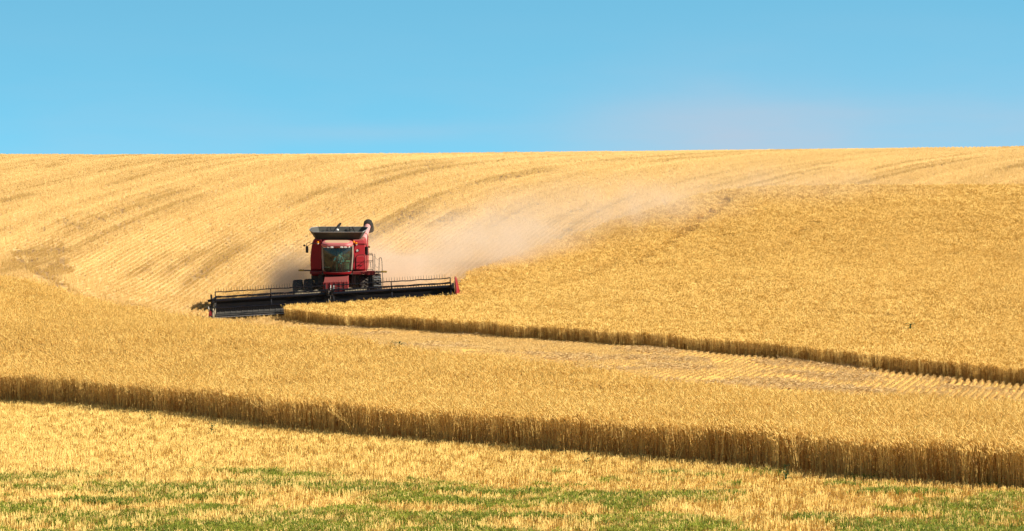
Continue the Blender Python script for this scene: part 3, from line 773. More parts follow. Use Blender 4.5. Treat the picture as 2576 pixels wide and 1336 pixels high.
def glass():
    m, n, l = mat('tinted_glass'); o = n.new("ShaderNodeOutputMaterial")
    t = n.new("ShaderNodeBsdfTransparent"); t.inputs[0].default_value = (0.42, 0.66, 0.54, 1)
    g = n.new("ShaderNodeBsdfGlossy"); g.inputs['Roughness'].default_value = 0.03
    f = n.new("ShaderNodeFresnel"); f.inputs[0].default_value = 1.5
    s = n.new("ShaderNodeMixShader"); l.new(f.outputs[0], s.inputs[0]); l.new(t.outputs[0], s.inputs[1]); l.new(g.outputs[0], s.inputs[2])
    d = n.new("ShaderNodeBsdfDiffuse"); d.inputs[0].default_value = (0.45, 0.36, 0.26, 1)      # film of dust
    nz = n.new("ShaderNodeTexNoise"); nz.inputs['Scale'].default_value = 4; nz.inputs['Detail'].default_value = 4
    tc = n.new("ShaderNodeTexCoord"); l.new(tc.outputs['Object'], nz.inputs[0])
    mr = n.new("ShaderNodeMapRange"); mr.inputs[3].default_value = 0.0; mr.inputs[4].default_value = 0.10; l.new(nz.outputs[0], mr.inputs[0])
    s2 = n.new("ShaderNodeMixShader"); l.new(mr.outputs[0], s2.inputs[0]); l.new(s.outputs[0], s2.inputs[1]); l.new(d.outputs[0], s2.inputs[2])
    l.new(s2.outputs[0], o.inputs[0]); return m
M['glass'] = glass()

PITCH, ROLL, HROLL = 0.055, -0.080, -0.060
comb = empty('combine_harvester', (HX, HY, 2.70), (PITCH, 0, 0))
tag(comb, 'dusty red combine harvester with a black reel header cutting into the wheat', 'combine harvester')
def X(px, a=0.0): return (px - 1308) / 179.0 + 0.051 * a
def Z(py, a=0.0): return (918 - py) / 179.0 + 0.055 * a
def xz(px, py, a=0.0): return (X(px, a), Z(py, a))

# body shell: bulging sides behind the cab
mb = MB()
outl = [xz(1085, 296), xz(1066, 330), xz(1052, 420), xz(1046, 500), xz(1050, 600), xz(1056, 660), xz(1572, 640), xz(1580, 590), xz(1578, 480), xz(1572, 330), xz(1560, 300)]
mb.prism(outl, 'y', -0.24, 4.4)
body = mb.build('body', M['red'], comb, bevel=0.05)
# front panels each side of the cab, turned outwards, the right one with a door
def slant(s, rows3):
    vs = []
    for (zz, xi, xo) in rows3: vs += [(xi, -0.62, zz), (xo, -0.30, zz), (xo-s*0.02, -0.20, zz), (xi, -0.20, zz)]
    fs = [(0, 1, 2, 3), tuple(4*(len(rows3)-1)+k for k in (3, 2, 1, 0))]
    for i in range(len(rows3)-1):
        for k in range(4): fs.append((4*i+k, 4*i+(k+1) % 4, 4*i+4+(k+1) % 4, 4*i+4+k))
    m_ = MB(); m_.add(vs, fs); return m_
slant(-1, [(Z(592), X(1160), X(1050)), (Z(500), X(1160), X(1047)), (Z(420), X(1160), X(1053)), (Z(340), X(1160), X(1066)), (Z(306), X(1160), X(1078))]).build('side_panel', M['red'], comb, bevel=0.03)
slant(1, [(Z(592), X(1462), X(1578)), (Z(480), X(1462), X(1578)), (Z(340), X(1462), X(1572)), (Z(306), X(1462), X(1562))]).build('side_panel', M['red'], comb, bevel=0.03)
mb = MB(); c = []
x0, z0 = xz(1484, 592); x1, z1 = xz(1574, 462)
rr = 0.09
for cx, cz, a0 in ((x1-rr, z1-rr, 0), (x0+rr, z1-rr, 90), (x0+rr, z0+rr, 180), (x1-rr, z0+rr, 270)):
    for k in range(5): a = R(a0 + 22.5*k); c.append((cx+rr*math.cos(a), cz+rr*math.sin(a)))
xc_ = (x0+x1)/2; SL = math.atan2(0.32, X(1578)-X(1462)); yd = -0.62 + (xc_-X(1462))*math.tan(SL)
mb.prism([(p[0]-xc_, p[1]) for p in c], 'y', -0.05, 0.01)
door = mb.build('access_door', M['red'], comb, bevel=0.015, loc=(xc_, yd, 0), rot=(0, 0, SL))
mb = MB(); mb.tube([(-.1, -0.04, Z(556)), (-.08, -0.09, Z(552)), (.06, -0.09, Z(552)), (.08, -0.04, Z(556))], 0.014, 6); mb.build('handle', M['black'], door)
mb = MB(); mb.tube([(X(1503), -0.42, Z(410)), (X(1503), -0.58, Z(410))], [0.065, 0.055], 16); mb.build('work_light', M['lens'], comb, smooth=True)
mb = MB(); mb.box((X(1520), -0.48, Z(405)), (0.03, 0.08, 0.14)); mb.build('lamp_bracket', M['black'], comb)
# chassis under the body
mb = MB(); mb.span((-1.25, -0.2, 0.75), (1.2, 4.2, 1.50)); mb.span((-1.42, -0.1, 1.2), (-1.05, 1.0, 1.72)); mb.span((0.9, -0.25, 1.2), (1.3, 0.8, 1.6))
mb.span((-1.0, -0.55, 1.05), (-0.75, -0.2, 1.62)); mb.span((0.78, -0.6, 0.95), (1.02, -0.2, 1.58)); mb.tube([(-1.3, -0.4, 1.1), (-0.9, -0.5, 0.9), (-0.2, -0.45, 1.0)], 0.04, 6)
mb.tube([(0.9, -0.6, 1.5), (0.95, -0.65, 1.0), (0.7, -0.6, 0.8)], 0.035, 6); mb.span((-1.36, -0.3, 1.38), (-1.22, -0.1, 1.46))
mb.build('chassis', M['dark'], comb, bevel=0.02)

# grain tank extension: eight sided flared hopper, open on top
top = [(-1.27,-.65,3.84),(1.38,-.65,3.84),(1.58,-.30,3.95),(1.58,1.9,3.98),(1.25,2.35,4.0),(-1.2,2.35,4.0),(-1.52,1.9,3.98),(-1.52,-.30,3.95)]
bot = [(-1.10,-.22,3.43),(1.18,-.22,3.43),(1.24,-.12,3.43),(1.24,1.85,3.43),(1.12,1.98,3.43),(-1.06,1.98,3.43),(-1.17,1.85,3.43),(-1.17,-.12,3.43)]
def shrink(l, d): return [(p[0]-math.copysign(d, p[0]), p[1]+(d if p[1] < 1 else -d), p[2]) for p in l]
mb = MB(); n8 = 8
vs = top + bot + shrink(top, 0.03) + shrink(bot, 0.03)
fs = []
for i in range(8):
    j = (i+1) % 8
    fs += [(i, j, 8+j, 8+i), (16+j, 16+i, 24+i, 24+j), (j, i, 16+i, 16+j)]
mb.add(vs, fs); mb.add([(p[0], p[1], 3.44) for p in shrink(bot, 0.02)], [tuple(range(8))])
tank = mb.build('grain_tank', M['bin_grey'], comb)
mb = MB()
for a, b in zip(top, top[1:] + top[:1]): mb.tube([a, b], 0.018, 6)
mb.build('rim_rail', M['steel'], tank)
for pts in ([(-0.46,2.16,3.99),(-0.46,1.93,3.5)], [(0.57,2.16,3.99),(0.57,1.93,3.5)], [(-0.62,2.14,3.98),(-0.85,1.4,3.5)], [(0.72,2.14,3.98),(1.0,1.4,3.5)], [(-0.8,-0.2,3.78),(-0.35,1.0,3.86)]):
    mb = MB(); mb.tube(pts, 0.032, 6); mb.build('brace', M['black'], tank)
mb = MB(); mb.tube([(0.25,1.0,3.82),(0.42,1.1,3.93),(0.6,1.2,3.93),(0.78,1.3,3.86)], 0.015, 6); mb.build('cable', M['black'], tank)
mb = MB(); mb.tube([(X(1243), 0.6, 3.62), (X(1322), 1.0, 4.20)], 0.068, 10); mb.box((X(1322), 1.0, 4.20), (0.17, 0.14, 0.10), (0, R(-38), 0)); mb.build('fountain_auger', M['black'], tank, smooth=True)
mb = MB(); mb.lathe_x([(-.001, 0.0), (0.0, .05), (0.03, .075), (0.075, .07), (0.11, .03), (0.115, 0.0)], 16)
mb.build('antenna', M['white'], tank, smooth=True, loc=(X(1307), 0.1, 3.88), rot=(0, R(-90), 0))
mb = MB(); mb.prism([(1.18, 3.66), (1.52, 3.93), (1.56, 3.98), (1.18, 3.72)], 'y', -0.1, 0.2); mb.build('bin_screen', M['black'], tank)

# unloading auger swung back along the side
mb = MB(); mb.tube([(1.30, 2.15, 2.9), (1.30, 2.2, 3.2), (1.31, 2.35, 3.36), (1.33, 2.7, 3.45), (1.42, 5.4, 3.96)], [0.19, 0.19, 0.185, 0.18, 0.175], 20)
aug = mb.build('unloading_auger', M['pink'], comb, smooth=True)
mb = MB(); mb.tube([(1.335, 2.75, 3.46), (1.34, 2.80, 3.47)], 0.20, 20); mb.tube([(1.52, 2.3, 3.2), (1.56, 2.5, 3.42), (1.50, 2.8, 3.52)], 0.018, 6); mb.build('clamp_ring', M['red_dusty'], aug, smooth=True)
mb = MB(); mb.tube([(1.41, 5.0, 3.90), (1.415, 5.35, 3.98), (1.42, 5.75, 4.02), (1.46, 6.05, 3.84), (1.50, 6.15, 3.58)], [0.225, 0.255, 0.27, 0.26, 0.24], 10)
mb.build('spout', M['rubber'], aug)

# cab
CB = 1.35
def arc(px0, px1, py, a_edge, a_mid, n=9):
    out = []
    for i in range(n):
        t = i/(n-1)*2-1; a = a_edge + (a_mid-a_edge)*(1-t*t)
        out.append((X(px0+(px1-px0)*i/(n-1), a), -a, Z(py, a)))
    return out
mb = MB()
mb.span((-0.80, -1.0, 1.58), (0.86, -0.36, 1.66))                                     # floor
mb.span((-0.80, -0.42, 1.66), (0.86, -0.36, 3.2))                                     # rear wall
mb.span((-0.78, -1.2, 3.12), (0.84, -0.36, 3.2))                                      # ceiling
mb.box((X(1330, 1.2), -1.3, Z(372, 1.3)), (0.9, 0.05, 0.06)); mb.tube([(0.0, -1.28, 3.06), (0.55, -1.2, 3.1)], 0.02, 6)
cab = mb.build('cab', M['trim'], comb)
for pa, pb in ((1166, 1172), (1452, 1440)):
    s = -1 if pa < 1300 else 1
    mb = MB(); mb.tube([(X(pa, 1.1), -1.14, Z(362, 1.1)), (X(pa, 1.1), -1.16, Z(470, 1.1)), (X(pb, 1.1), -1.14, Z(600, 1.1))], 0.055, 8); mb.build('pillar', M['pillar'], cab, smooth=True)
    mb = MB(); mb.tube([(X(pa, .4)-s*0.02, -0.45, Z(362, .4)), (X(pb, .4), -0.45, Z(610, .4))], 0.05, 8); mb.build('pillar', M['pillar'], cab, smooth=True)
rows_ = [(366, 1168, 1448, 1.15, 1.36), (430, 1166, 1450, 1.16, 1.40), (520, 1168, 1448, 1.16, 1.42), (575, 1176, 1442, 1.16, 1.42), (603, 1186, 1436, 1.15, 1.40), (618, 1206, 1420, 1.14, 1.37)]
mb = MB(); vs = []; fs = []
for q in rows_: vs += arc(q[1], q[2], q[0], q[3], q[4])
for r_ in range(len(rows_)-1):
    for i in range(8): fs.append((r_*9+i, r_*9+i+1, (r_+1)*9+i+1, (r_+1)*9+i))
mb.add(vs, fs); ws = mb.build('windscreen', M['glass'], cab, smooth=True)
mb = MB(); edge = [vs[r_*9] for r_ in range(len(rows_))] + vs[-9:] + [vs[r_*9+8] for r_ in reversed(range(len(rows_)))]
mb.tube(edge, 0.016, 6); mb.build('gasket', M['rubber'], ws, smooth=True)
for s, pt, pb in ((-1, 1168, 1176), (1, 1448, 1442)):
    mb = MB(); xa, xb = X(pt, 0.8), X(pb, 0.8)
    mb.add([(xa, -1.12, Z(366, .8)), (xa, -0.46, Z(366, .8)), (xb, -0.46, Z(605, .8)), (xb, -1.12, Z(605, .8))], [(0, 1, 2, 3)])
    mb.build('side_window', M['glass'], cab)
mb = MB(); l0 = arc(1168, 1442, 612, 1.14, 1.38, 13); l1 = arc(1172, 1436, 640, 1.12, 1.34, 13)
vs = []
for i, (p, q) in enumerate(zip(l0, l1)):
    d = 0.06*(1-((i-6)/6)**2); vs += [(p[0], p[1]-0.03, p[2]-d-0.02), (q[0], q[1]-0.03, q[2]-d*0.6), (q[0], -0.4, q[2]), (p[0], -0.4, p[2]-d-0.02)]
fs = []
for i in range(12):
    for k in range(4): fs.append((i*4+k, i*4+(k+1) % 4, (i+1)*4+(k+1) % 4, (i+1)*4+k))
fs += [(0, 1, 2, 3), (51, 50, 49, 48)]
mb.add(vs, fs); mb.build('cab_base', M['red'], cab, bevel=0.012)
# roof: rounded slab with a dusty recessed top
def rrect(w, d, r, cx, cy, n=6):
    o = []
    for sx, sy, a0 in ((1,1,0),(-1,1,90),(-1,-1,180),(1,-1,270)):
        for k in range(n+1):
            a = R(a0+90*k/n); o.append((cx+sx*(w/2-r)+r*math.cos(a), cy+sy*(d/2-r)+r*math.sin(a)))
    return o
ryc, rxc = -0.85, X(1306, 1.0)
loops = [(1.44, 1.40, .35, 3.10), (1.60, 1.56, .40, 3.14), (1.67, 1.62, .42, 3.20), (1.67, 1.62, .42, 3.25), (1.60, 1.54, .40, 3.33), (1.44, 1.36, .34, 3.37), (1.36, 1.28, .30, 3.37), (1.33, 1.25, .30, 3.35)]
mb = MB(); vs = []; n_ = 28
for w, d, r, z in loops: vs += [(p[0], p[1], z) for p in rrect(w, d, r, rxc, ryc)]
fs = [(i*n_+k, i*n_+(k+1) % n_, (i+1)*n_+(k+1) % n_, (i+1)*n_+k) for i in range(len(loops)-1) for k in range(n_)]
fs.append(tuple(reversed(range(n_)))); fs.append(tuple((len(loops)-1)*n_+k for k in range(n_)))
mb.add(vs, fs); roof = mb.build('cab_roof', M['roof_red'], cab, smooth=True, loc=(0, 0, 0.06), rot=(0.07, 0, 0))
mb = MB(); vs = [(p[0], p[1], z) for z, sc_ in ((3.352, 1.0), (3.375, .97)) for p in rrect(1.33*sc_, 1.25*sc_, .3, rxc, ryc)]
mb.add(vs, [(k, (k+1) % n_, n_+(k+1) % n_, n_+k) for k in range(n_)] + [tuple(n_+k for k in range(n_))]); mb.build('roof_panel', M['roof_dust'], roof)
for px in (1190, 1222, 1256, 1350, 1384, 1416):
    a = 1.62 - 0.35*((px-1306)/140)**4
    mb = MB(); mb.box((X(px, a), -a-0.02, 3.145), (0.15, 0.10, 0.085)); mb.build('work_light', M['lens'], roof, bevel=0.02)
# inside the cab
mb = MB(); mb.box((X(1325, .7), -0.72, 1.98), (0.50, 0.48, 0.14)); mb.box((X(1325, .6), -0.50, 2.32), (0.48, 0.13, 0.62), (R(-8), 0, 0)); mb.box((X(1330, .6), -0.46, 2.70), (0.26, 0.09, 0.18)); mb.box((X(1325, .7), -0.70, 1.78), (0.3, 0.3, 0.26))
mb.build('seat', M['seat'], cab, bevel=0.04)
mb = MB(); mb.tube([(X(1300, 1.2), -1.18, 1.66), (X(1303, 1.15), -1.12, 2.22)], [0.06, 0.045], 10); col_ = mb.build('steering_column', paint('pale_column', (0.30, 0.36, 0.26), 0.5, 0, 0.1), cab, smooth=True)
mb = MB(); ring = [(0.19*math.cos(2*math.pi*k/24), 0.19*math.sin(2*math.pi*k/24), 0) for k in range(25)]; mb.tube(ring, 0.016, 6, caps=False)
for a in (90, 210, 330): mb.tube([(0, 0, -0.02), (0.18*math.cos(R(a)), 0.18*math.sin(R(a)), 0)], 0.012, 6)
WHEEL_C = Vector((X(1303, 1.15), -1.08, 2.25)); mb.build('steering_wheel', M['black'], col_, loc=WHEEL_C, rot=(R(28), 0, 0), smooth=True)
mb = MB(); mb.box((X(1395, .7), -0.75, 2.02), (0.26, 0.55, 0.34)); mb.box((X(1408, .8), -0.92, 2.24), (0.22, 0.22, 0.13), (R(20), 0, 0)); mb.tube([(X(1380, .8), -0.9, 2.2), (X(1378, .8), -0.95, 2.36)], 0.02, 6)
mb.build('console', paint('console_grey', (0.16, 0.20, 0.15), 0.6, 0, 0.15), cab, bevel=0.03)
mb = MB(); mb.box((X(1395, .7), -0.55, 2.52), (0.30, 0.05, 0.30)); mb.build('monitor', paint('monitor_grey', (0.20, 0.26, 0.24), 0.5), cab, bevel=0.01)

# lamps, mirrors, marker arms
for px, py in ((1119, 340), (1464, 334), (1489, 350)):
    b_ = MB(); b_.tube([(0, 0, -0.07), (0, 0, -0.02)], [0.05, 0.06], 12); o = b_.build('beacon', M['white'] if px != 1464 else M['black'], comb, loc=(X(px, .55), -0.56, Z(py, .55)), smooth=True)
    b_ = MB(); b_.tube([(0, 0, -0.02), (0, 0, 0.05), (0, 0, 0.085)], [0.068, 0.066, 0.03], 14); b_.build('beacon_lens', M['amber'], o, smooth=True)
    b_ = MB(); b_.tube([(0, 0.0, -0.05), (0, 0.2, -0.05)], 0.018, 6); b_.build('bracket', M['black'], o)
a = 0.8
mb = MB(); mb.tube([(X(1150, .6), -0.5, Z(345, .6)), (X(1062, a), -0.75, Z(346, a)), (X(1030, a), -a, Z(338, a)), (X(1012, a), -a, Z(345, a)), (X(1010, a), -a, Z(376, a))], 0.016, 6); mb.tube([(X(1062, a), -0.78, Z(348, a)), (X(1030, a), -a, Z(362, a)), (X(1012, a), -a, Z(380, a))], 0.012, 6); mb.tube([(X(1012, a), -a, Z(372, a)), (X(990, a), -a, Z(364, a))], 0.012, 6)
arm = mb.build('mirror_arm', M['black'], comb, smooth=True)
mb = MB(); mb.box((X(1014, a), -a, Z(405, a)), (0.15, 0.07, 0.36)); mb.build('mirror', M['rubber'], arm, bevel=0.03)
mb = MB(); mb.tube([(X(988, a), -a-0.03, Z(366, a)), (X(988, a), -a+0.03, Z(366, a))], [0.06, 0.05], 12); mb.build('spot_mirror', M['rubber'], arm, smooth=True)
mb = MB(); mb.tube([(X(1470, .6), -0.55, Z(350, .6)), (X(1560, a), -a, Z(352, a)), (X(1586, a), -a, Z(348, a)), (X(1588, a), -a, Z(400, a))], 0.018, 6); mb.tube([(X(1588, a), -a, Z(385, a)), (X(1612, a), -a, Z(380, a))], 0.012, 6); mb.tube([(X(1486, .6), -0.55, Z(362, .6)), (X(1580, a), -a, Z(358, a))], 0.014, 6)
arm = mb.build('mirror_arm', M['black'], comb, smooth=True)
mb = MB(); mb.box((X(1587, a), -a, Z(415, a)), (0.12, 0.16, 0.42), (0, 0, R(50))); mb.build('mirror', M['rubber'], arm, bevel=0.03)
mb = MB(); mb.tube([(X(1614, a), -a-0.03, Z(380, a)), (X(1614, a), -a+0.03, Z(380, a))], [0.05, 0.045], 12); mb.build('spot_mirror', M['rubber'], arm, smooth=True)
mb = MB(); mb.tube([(X(1055), -0.2, Z(606)), (X(982), -0.2, Z(605))], 0.035, 8); arm = mb.build('marker_arm', M['dark'], comb, smooth=True)
mb = MB(); mb.box((X(958), -0.2, Z(604)), (0.30, 0.05, 0.095)); mb.build('marker_lamp', M['yellow'], arm, bevel=0.012)
mb = MB(); mb.tube([(X(1660), -0.3, Z(622)), (X(1735), -0.3, Z(618))], 0.045, 8); mb.box((X(1690), -0.3, Z(612)), (0.12, 0.06, 0.05)); arm = mb.build('marker_arm', M['dark'], comb, smooth=True)
mb = MB(); mb.box((X(1760), -0.3, Z(617)), (0.32, 0.05, 0.10)); mb.build('marker_lamp', M['yellow'], arm, bevel=0.012)

# platform, railings and ladder on the right
mb = MB(); mb.span((0.86, -1.0, 1.58), (1.98, 0.2, 1.72)); mb.span((X(1590, .9), -1.06, 1.55), (X(1672, .9), -0.98, 1.76)); plat = mb.build('platform', M['red_dusty'], comb, bevel=0.015)
mb = MB(); mb.span((-1.46, -0.75, 1.58), (-0.80, -0.25, 1.72)); mb.build('side_ledge', M['red_dusty'], comb, bevel=0.015)
a = 0.95
mb = MB()
mb.tube([(X(1486, a), -a, Z(600, a)), (X(1486, a), -a, Z(480, a)), (X(1500, a), -a, Z(460, a)), (X(1558, a), -a, Z(456, a)), (X(1572, a), -a, Z(470, a)), (X(1572, a), -a, Z(605, a))], 0.017, 6)
mb.tube([(X(1486, a), -a, Z(528, a)), (X(1650, a), -a, Z(524, a))], 0.015, 6)
mb.tube([(X(1572, a), -a, Z(458, a)), (X(1640, a), -a, Z(455, a)), (X(1650, a), -a, Z(470, a)), (X(1650, a), -a, Z(625, a))], 0.022, 6)
mb.tube([(X(1590, .2), -0.2, Z(620, .2)), (X(1592, .2), -0.2, Z(448, .2)), (X(1600, .2), -0.2, Z(440, .2)), (X(1642, .2), -0.2, Z(442, .2)), (X(1650, .3), -0.3, Z(456, .3)), (X(1650, a), -a, Z(470, a))], 0.016, 6)
mb.tube([(X(1590, .2), -0.2, Z(510, .2)), (X(1650, a), -a, Z(512, a))], 0.013, 6)
mb.tube([(X(1624, a), -a, Z(525, a)), (X(1632, a), -a, Z(600, a))], 0.013, 6); mb.tube([(X(1575, a), -a, Z(598, a)), (X(1650, a), -a, Z(600, a))], 0.013, 6)
mb.build('railing', M['black'], plat, smooth=True)
a = 1.15
mb = MB()
mb.tube([(X(1667, a), -a, Z(640, a)), (X(1667, a), -a, Z(446, a))], 0.015, 6)
mb.tube([(X(1706, a), -a, Z(640, a)), (X(1710, a), -a, Z(500, a)), (X(1718, a), -a, Z(482, a)), (X(1730, a), -a, Z(486, a)), (X(1736, a), -a, Z(520, a)), (X(1740, a), -a, Z(640, a)), (X(1744, a), -a, Z(765, a))], 0.017, 6)
for y0 in (462, 540):
    mb.tube([(X(1667, a), -a, Z(y0, a)), (X(1676, a), -a, Z(y0+28, a)), (X(1692, a), -a, Z(y0+40, a)), (X(1708, a), -a, Z(y0+30, a))], 0.007, 5)
mb.build('handrail', M['black'], plat, smooth=True)
a = 1.1
mb = MB()
for px in (1660, 1722): mb.box((X(px, a), -a, Z(715, a)), (0.03, 0.14, 0.80))
mb.span((X(1602, a), -0.98, Z(770, a)), (X(1645, a), -0.94, Z(648, a)))
lad = mb.build('ladder', M['black'], comb)
for py in (672, 694, 726, 754, 776):
    mb = MB(); mb.box((X(1691, a), -a, Z(py, a)), (0.36, 0.2, 0.05)); mb.build('step', M['steel'], lad, bevel=0.006)

# front axle with dual wheels, following the slope while the body stays level
mb = MB(); mb.box((0, 0, 0.69), (4.6, 0.28, 0.30), (0, ROLL, 0)); mb.box((-0.95, 0, 0.75), (0.25, 0.5, 0.8), (0, ROLL, 0)); mb.box((0.95, 0, 0.95), (0.25, 0.5, 0.8), (0, ROLL, 0)); mb.build('axle', M['dark'], comb, bevel=0.03)
def wheel(name, x, y, z, rad, w, roll):
    m_ = MB(); h = w/2
    prof = [(-h*.55, rad*.52), (-h*.95, rad*.60), (-h, rad*.80), (-h*.92, rad*.93), (-h*.70, rad*.965), (0, rad*.97), (h*.70, rad*.965), (h*.92, rad*.93), (h, rad*.80), (h*.95, rad*.60), (h*.55, rad*.52)]
    m_.lathe_x(prof, 40)
    nl = 22
    for k in range(nl):
        for s in (-1, 1):
            a0 = 2*math.pi*(k + (0.25 if s > 0 else -0.25))/nl
            pts = []
            for t in range(4):
                xx = s*h*(0.02+0.30*t); aa = a0 + 0.10*t; r_ = rad*(0.985 if t < 3 else 0.94); pts.append((xx, r_*math.cos(aa), r_*math.sin(aa)))
            m_.tube(pts, 0.032*rad/0.69, 4)
    o = m_.build(name, M['tyre'], comb, smooth=True, loc=(x, y, z), rot=(0, roll, 0))
    m_ = MB(); m_.lathe_x([(-h*.5, rad*.53), (-h*.35, rad*.50), (-h*.1, rad*.42), (-h*.05, rad*.15), (h*.05, rad*.15), (h*.1, rad*.42), (h*.35, rad*.50), (h*.5, rad*.53)], 32)
    m_.build('rim', M['rimwhite'], o, smooth=True)
for x in (-2.12, -1.52, 1.52, 2.12):
    wheel('front_wheel', x*math.cos(ROLL), 0.0, 0.69 - x*math.sin(ROLL), 0.70, 0.52, ROLL)
for x in (-1.25, 1.25):
    wheel('rear_wheel', x, 3.9, 0.56 + x*0.09, 0.56, 0.40, ROLL)
# feeder house
mb = MB(); mb.add([(-.64,-.4,1.62),(.64,-.4,1.62),(.64,-.4,.9),(-.64,-.4,.9),(-.62,-2.45,1.22),(.66,-2.45,1.28),(.66,-2.45,.45),(-.62,-2.45,.39)],
                  [(0,1,2,3),(7,6,5,4),(0,4,5,1),(1,5,6,2),(2,6,7,3),(3,7,4,0)])
mb.box((0.02, -2.47, 1.0), (1.34, 0.10, 0.52), (0, ROLL*0.4, 0))
for px in (-.5, -.25, .0, .25, .5): mb.box((px, -2.53, 1.02+px*.04), (0.05, 0.03, 0.44))
feeder = mb.build('feeder_house', M['red_dusty'], comb, bevel=0.02)
mb = MB(); mb.tube([(X(1240, 2.6), -2.6, Z(790, 2.6)), (X(1241, 2.6), -2.62, Z(748, 2.6))], 0.022, 8); mb.tube([(X(1272, 2.6), -2.6, Z(790, 2.6)), (X(1271, 2.6), -2.62, Z(742, 2.6))], 0.018, 8); mb.build('hydraulic_hose', M['white'], feeder, smooth=True)

# header: frame, draper, cutter bar, two reels on three arms
HW = 6.42
hm = MB()
hm.prism([(0.70, 0.06), (0.78, 0.06), (0.80, 0.80), (0.72, 0.80)], 'x', -HW, HW)               # back sheet
hm.prism([(-0.72, 0.00), (-0.62, 0.06), (0.72, 0.12), (0.72, 0.06), (-0.6, -0.02)], 'x', -HW, HW)    # pan
hm.span((-HW, 0.66, 0.78), (HW, 0.82, 0.90)); hm.span((-HW, 0.80, 0.10), (HW, 0.92, 0.26))
for x in (-5.2, -3.4, -1.5, 1.5, 3.4, 5.2): hm.span((x-.04, 0.80, 0.2), (x+.04, 0.88, 0.85))
hdr = hm.build('header', M['black'], comb, bevel=0.01, loc=(0.0, -3.35, -0.17), rot=(0, HROLL, 0))
for x0, x1 in ((-HW+.12, -0.75), (0.75, HW-.12)):
    mb = MB(); mb.prism([(-0.58, 0.075), (0.66, 0.20), (0.66, 0.135)], 'x', x0, x1)
    for k in range(int((x1-x0)/0.3)): mb.prism([(-0.57, 0.08), (0.64, 0.225), (0.64, 0.19)], 'x', x0+0.15+0.3*k, x0+0.18+0.3*k)
    mb.build('draper_belt', M['canvas'], hdr)
mb = MB(); mb.span((-HW, -0.76, 0.0), (HW, -0.70, 0.03))
for k in range(int(2*HW/0.152)):
    x = -HW+0.08+0.152*k; mb.add([(x-.02, -0.74, 0.03), (x+.02, -0.74, 0.03), (x+.02, -0.74, 0.0), (x-.02, -0.74, 0.0), (x, -0.88, 0.012)], [(0,1,4),(1,2,4),(2,3,4),(3,0,4)])
mb.build('cutter_bar', M['steel'], hdr)
for xa, xb in ((-2.1, -0.72), (0.6, 1.75)):                                                  # dusty shields over the back tube
    mb = MB(); n2 = 7; vs = []
    for i in range(n2):
        t = i/(n2-1); x = xa+(xb-xa)*t; hgt = 0.10*(0.6+0.4*math.sin(t*9))*(1 if 0 < i < n2-1 else 0.45)
        vs += [(x, 0.60, 0.86), (x, 0.66, 0.93+hgt), (x, 0.95, 0.98+hgt), (x, 1.0, 0.9)]
    mb.add(vs, [(i*4+k, i*4+k+1, (i+1)*4+k+1, (i+1)*4+k) for i in range(n2-1) for k in range(3)])
    o = mb.build('back_shield', M['dusty_sheet'], hdr, smooth=True)
RY, RZ, RR = -0.42, 0.88, 0.47
ANG = (91, 154, 232, 308, 27)
spans = ((-HW+0.16, -0.36), (0.0, HW-0.14))
for x0, x1 in spans:
    mb = MB(); mb.tube([(x0, RY, RZ), (x1, RY, RZ)], 0.092, 18); mb.build('reel_tube', M['blackblue'], hdr, smooth=True)
    for ai, a in enumerate(ANG):
        cy, cz = RY - RR*math.cos(R(a)), RZ + RR*math.sin(R(a))
        mb = MB()
        npt = 24; sag = [(x0+(x1-x0)*i/npt, cy, cz+0.012*math.sin(i*1.9+ai)-0.02*math.sin(math.pi*((i*4/npt) % 1))) for i in range(npt+1)]
        mb.tube(sag, 0.028, 6)
        nt = int((x1-x0-0.1)/0.141)
        for k in range(nt):
            x = x0 + 0.06 + 0.141*k; j = random.uniform(-0.012, 0.012); L_ = 0.215*random.uniform(0.93, 1.04)
            if ai == 0: mb.tube([(x, cy, cz), (x+j*.4, cy-0.02, cz+L_*.5), (x+j*1.5, cy+0.02, cz+L_)], [0.014, 0.011, 0.007], 4)
            else: mb.tube([(x, cy, cz), (x+j*.4, cy+0.03, cz-L_*.5), (x+j, cy+0.0, cz-L_*.92)], [0.014, 0.011, 0.007], 4)
        mb.build('reel_bat', M['blackblue'], hdr)
    for x in (x0+0.02, (x0+x1)/2+0.02*(1 if x0 < -1 else -1), x1-0.02):
        mb = MB()
        for a in ANG: mb.tube([(x, RY, RZ), (x, RY-RR*math.cos(R(a)), RZ+RR*math.sin(R(a)))], 0.030, 6)
        mb.tube([(x-.03, RY, RZ), (x+.03, RY, RZ)], 0.13, 14)
        mb.build('reel_spider', M['blackblue'], hdr)
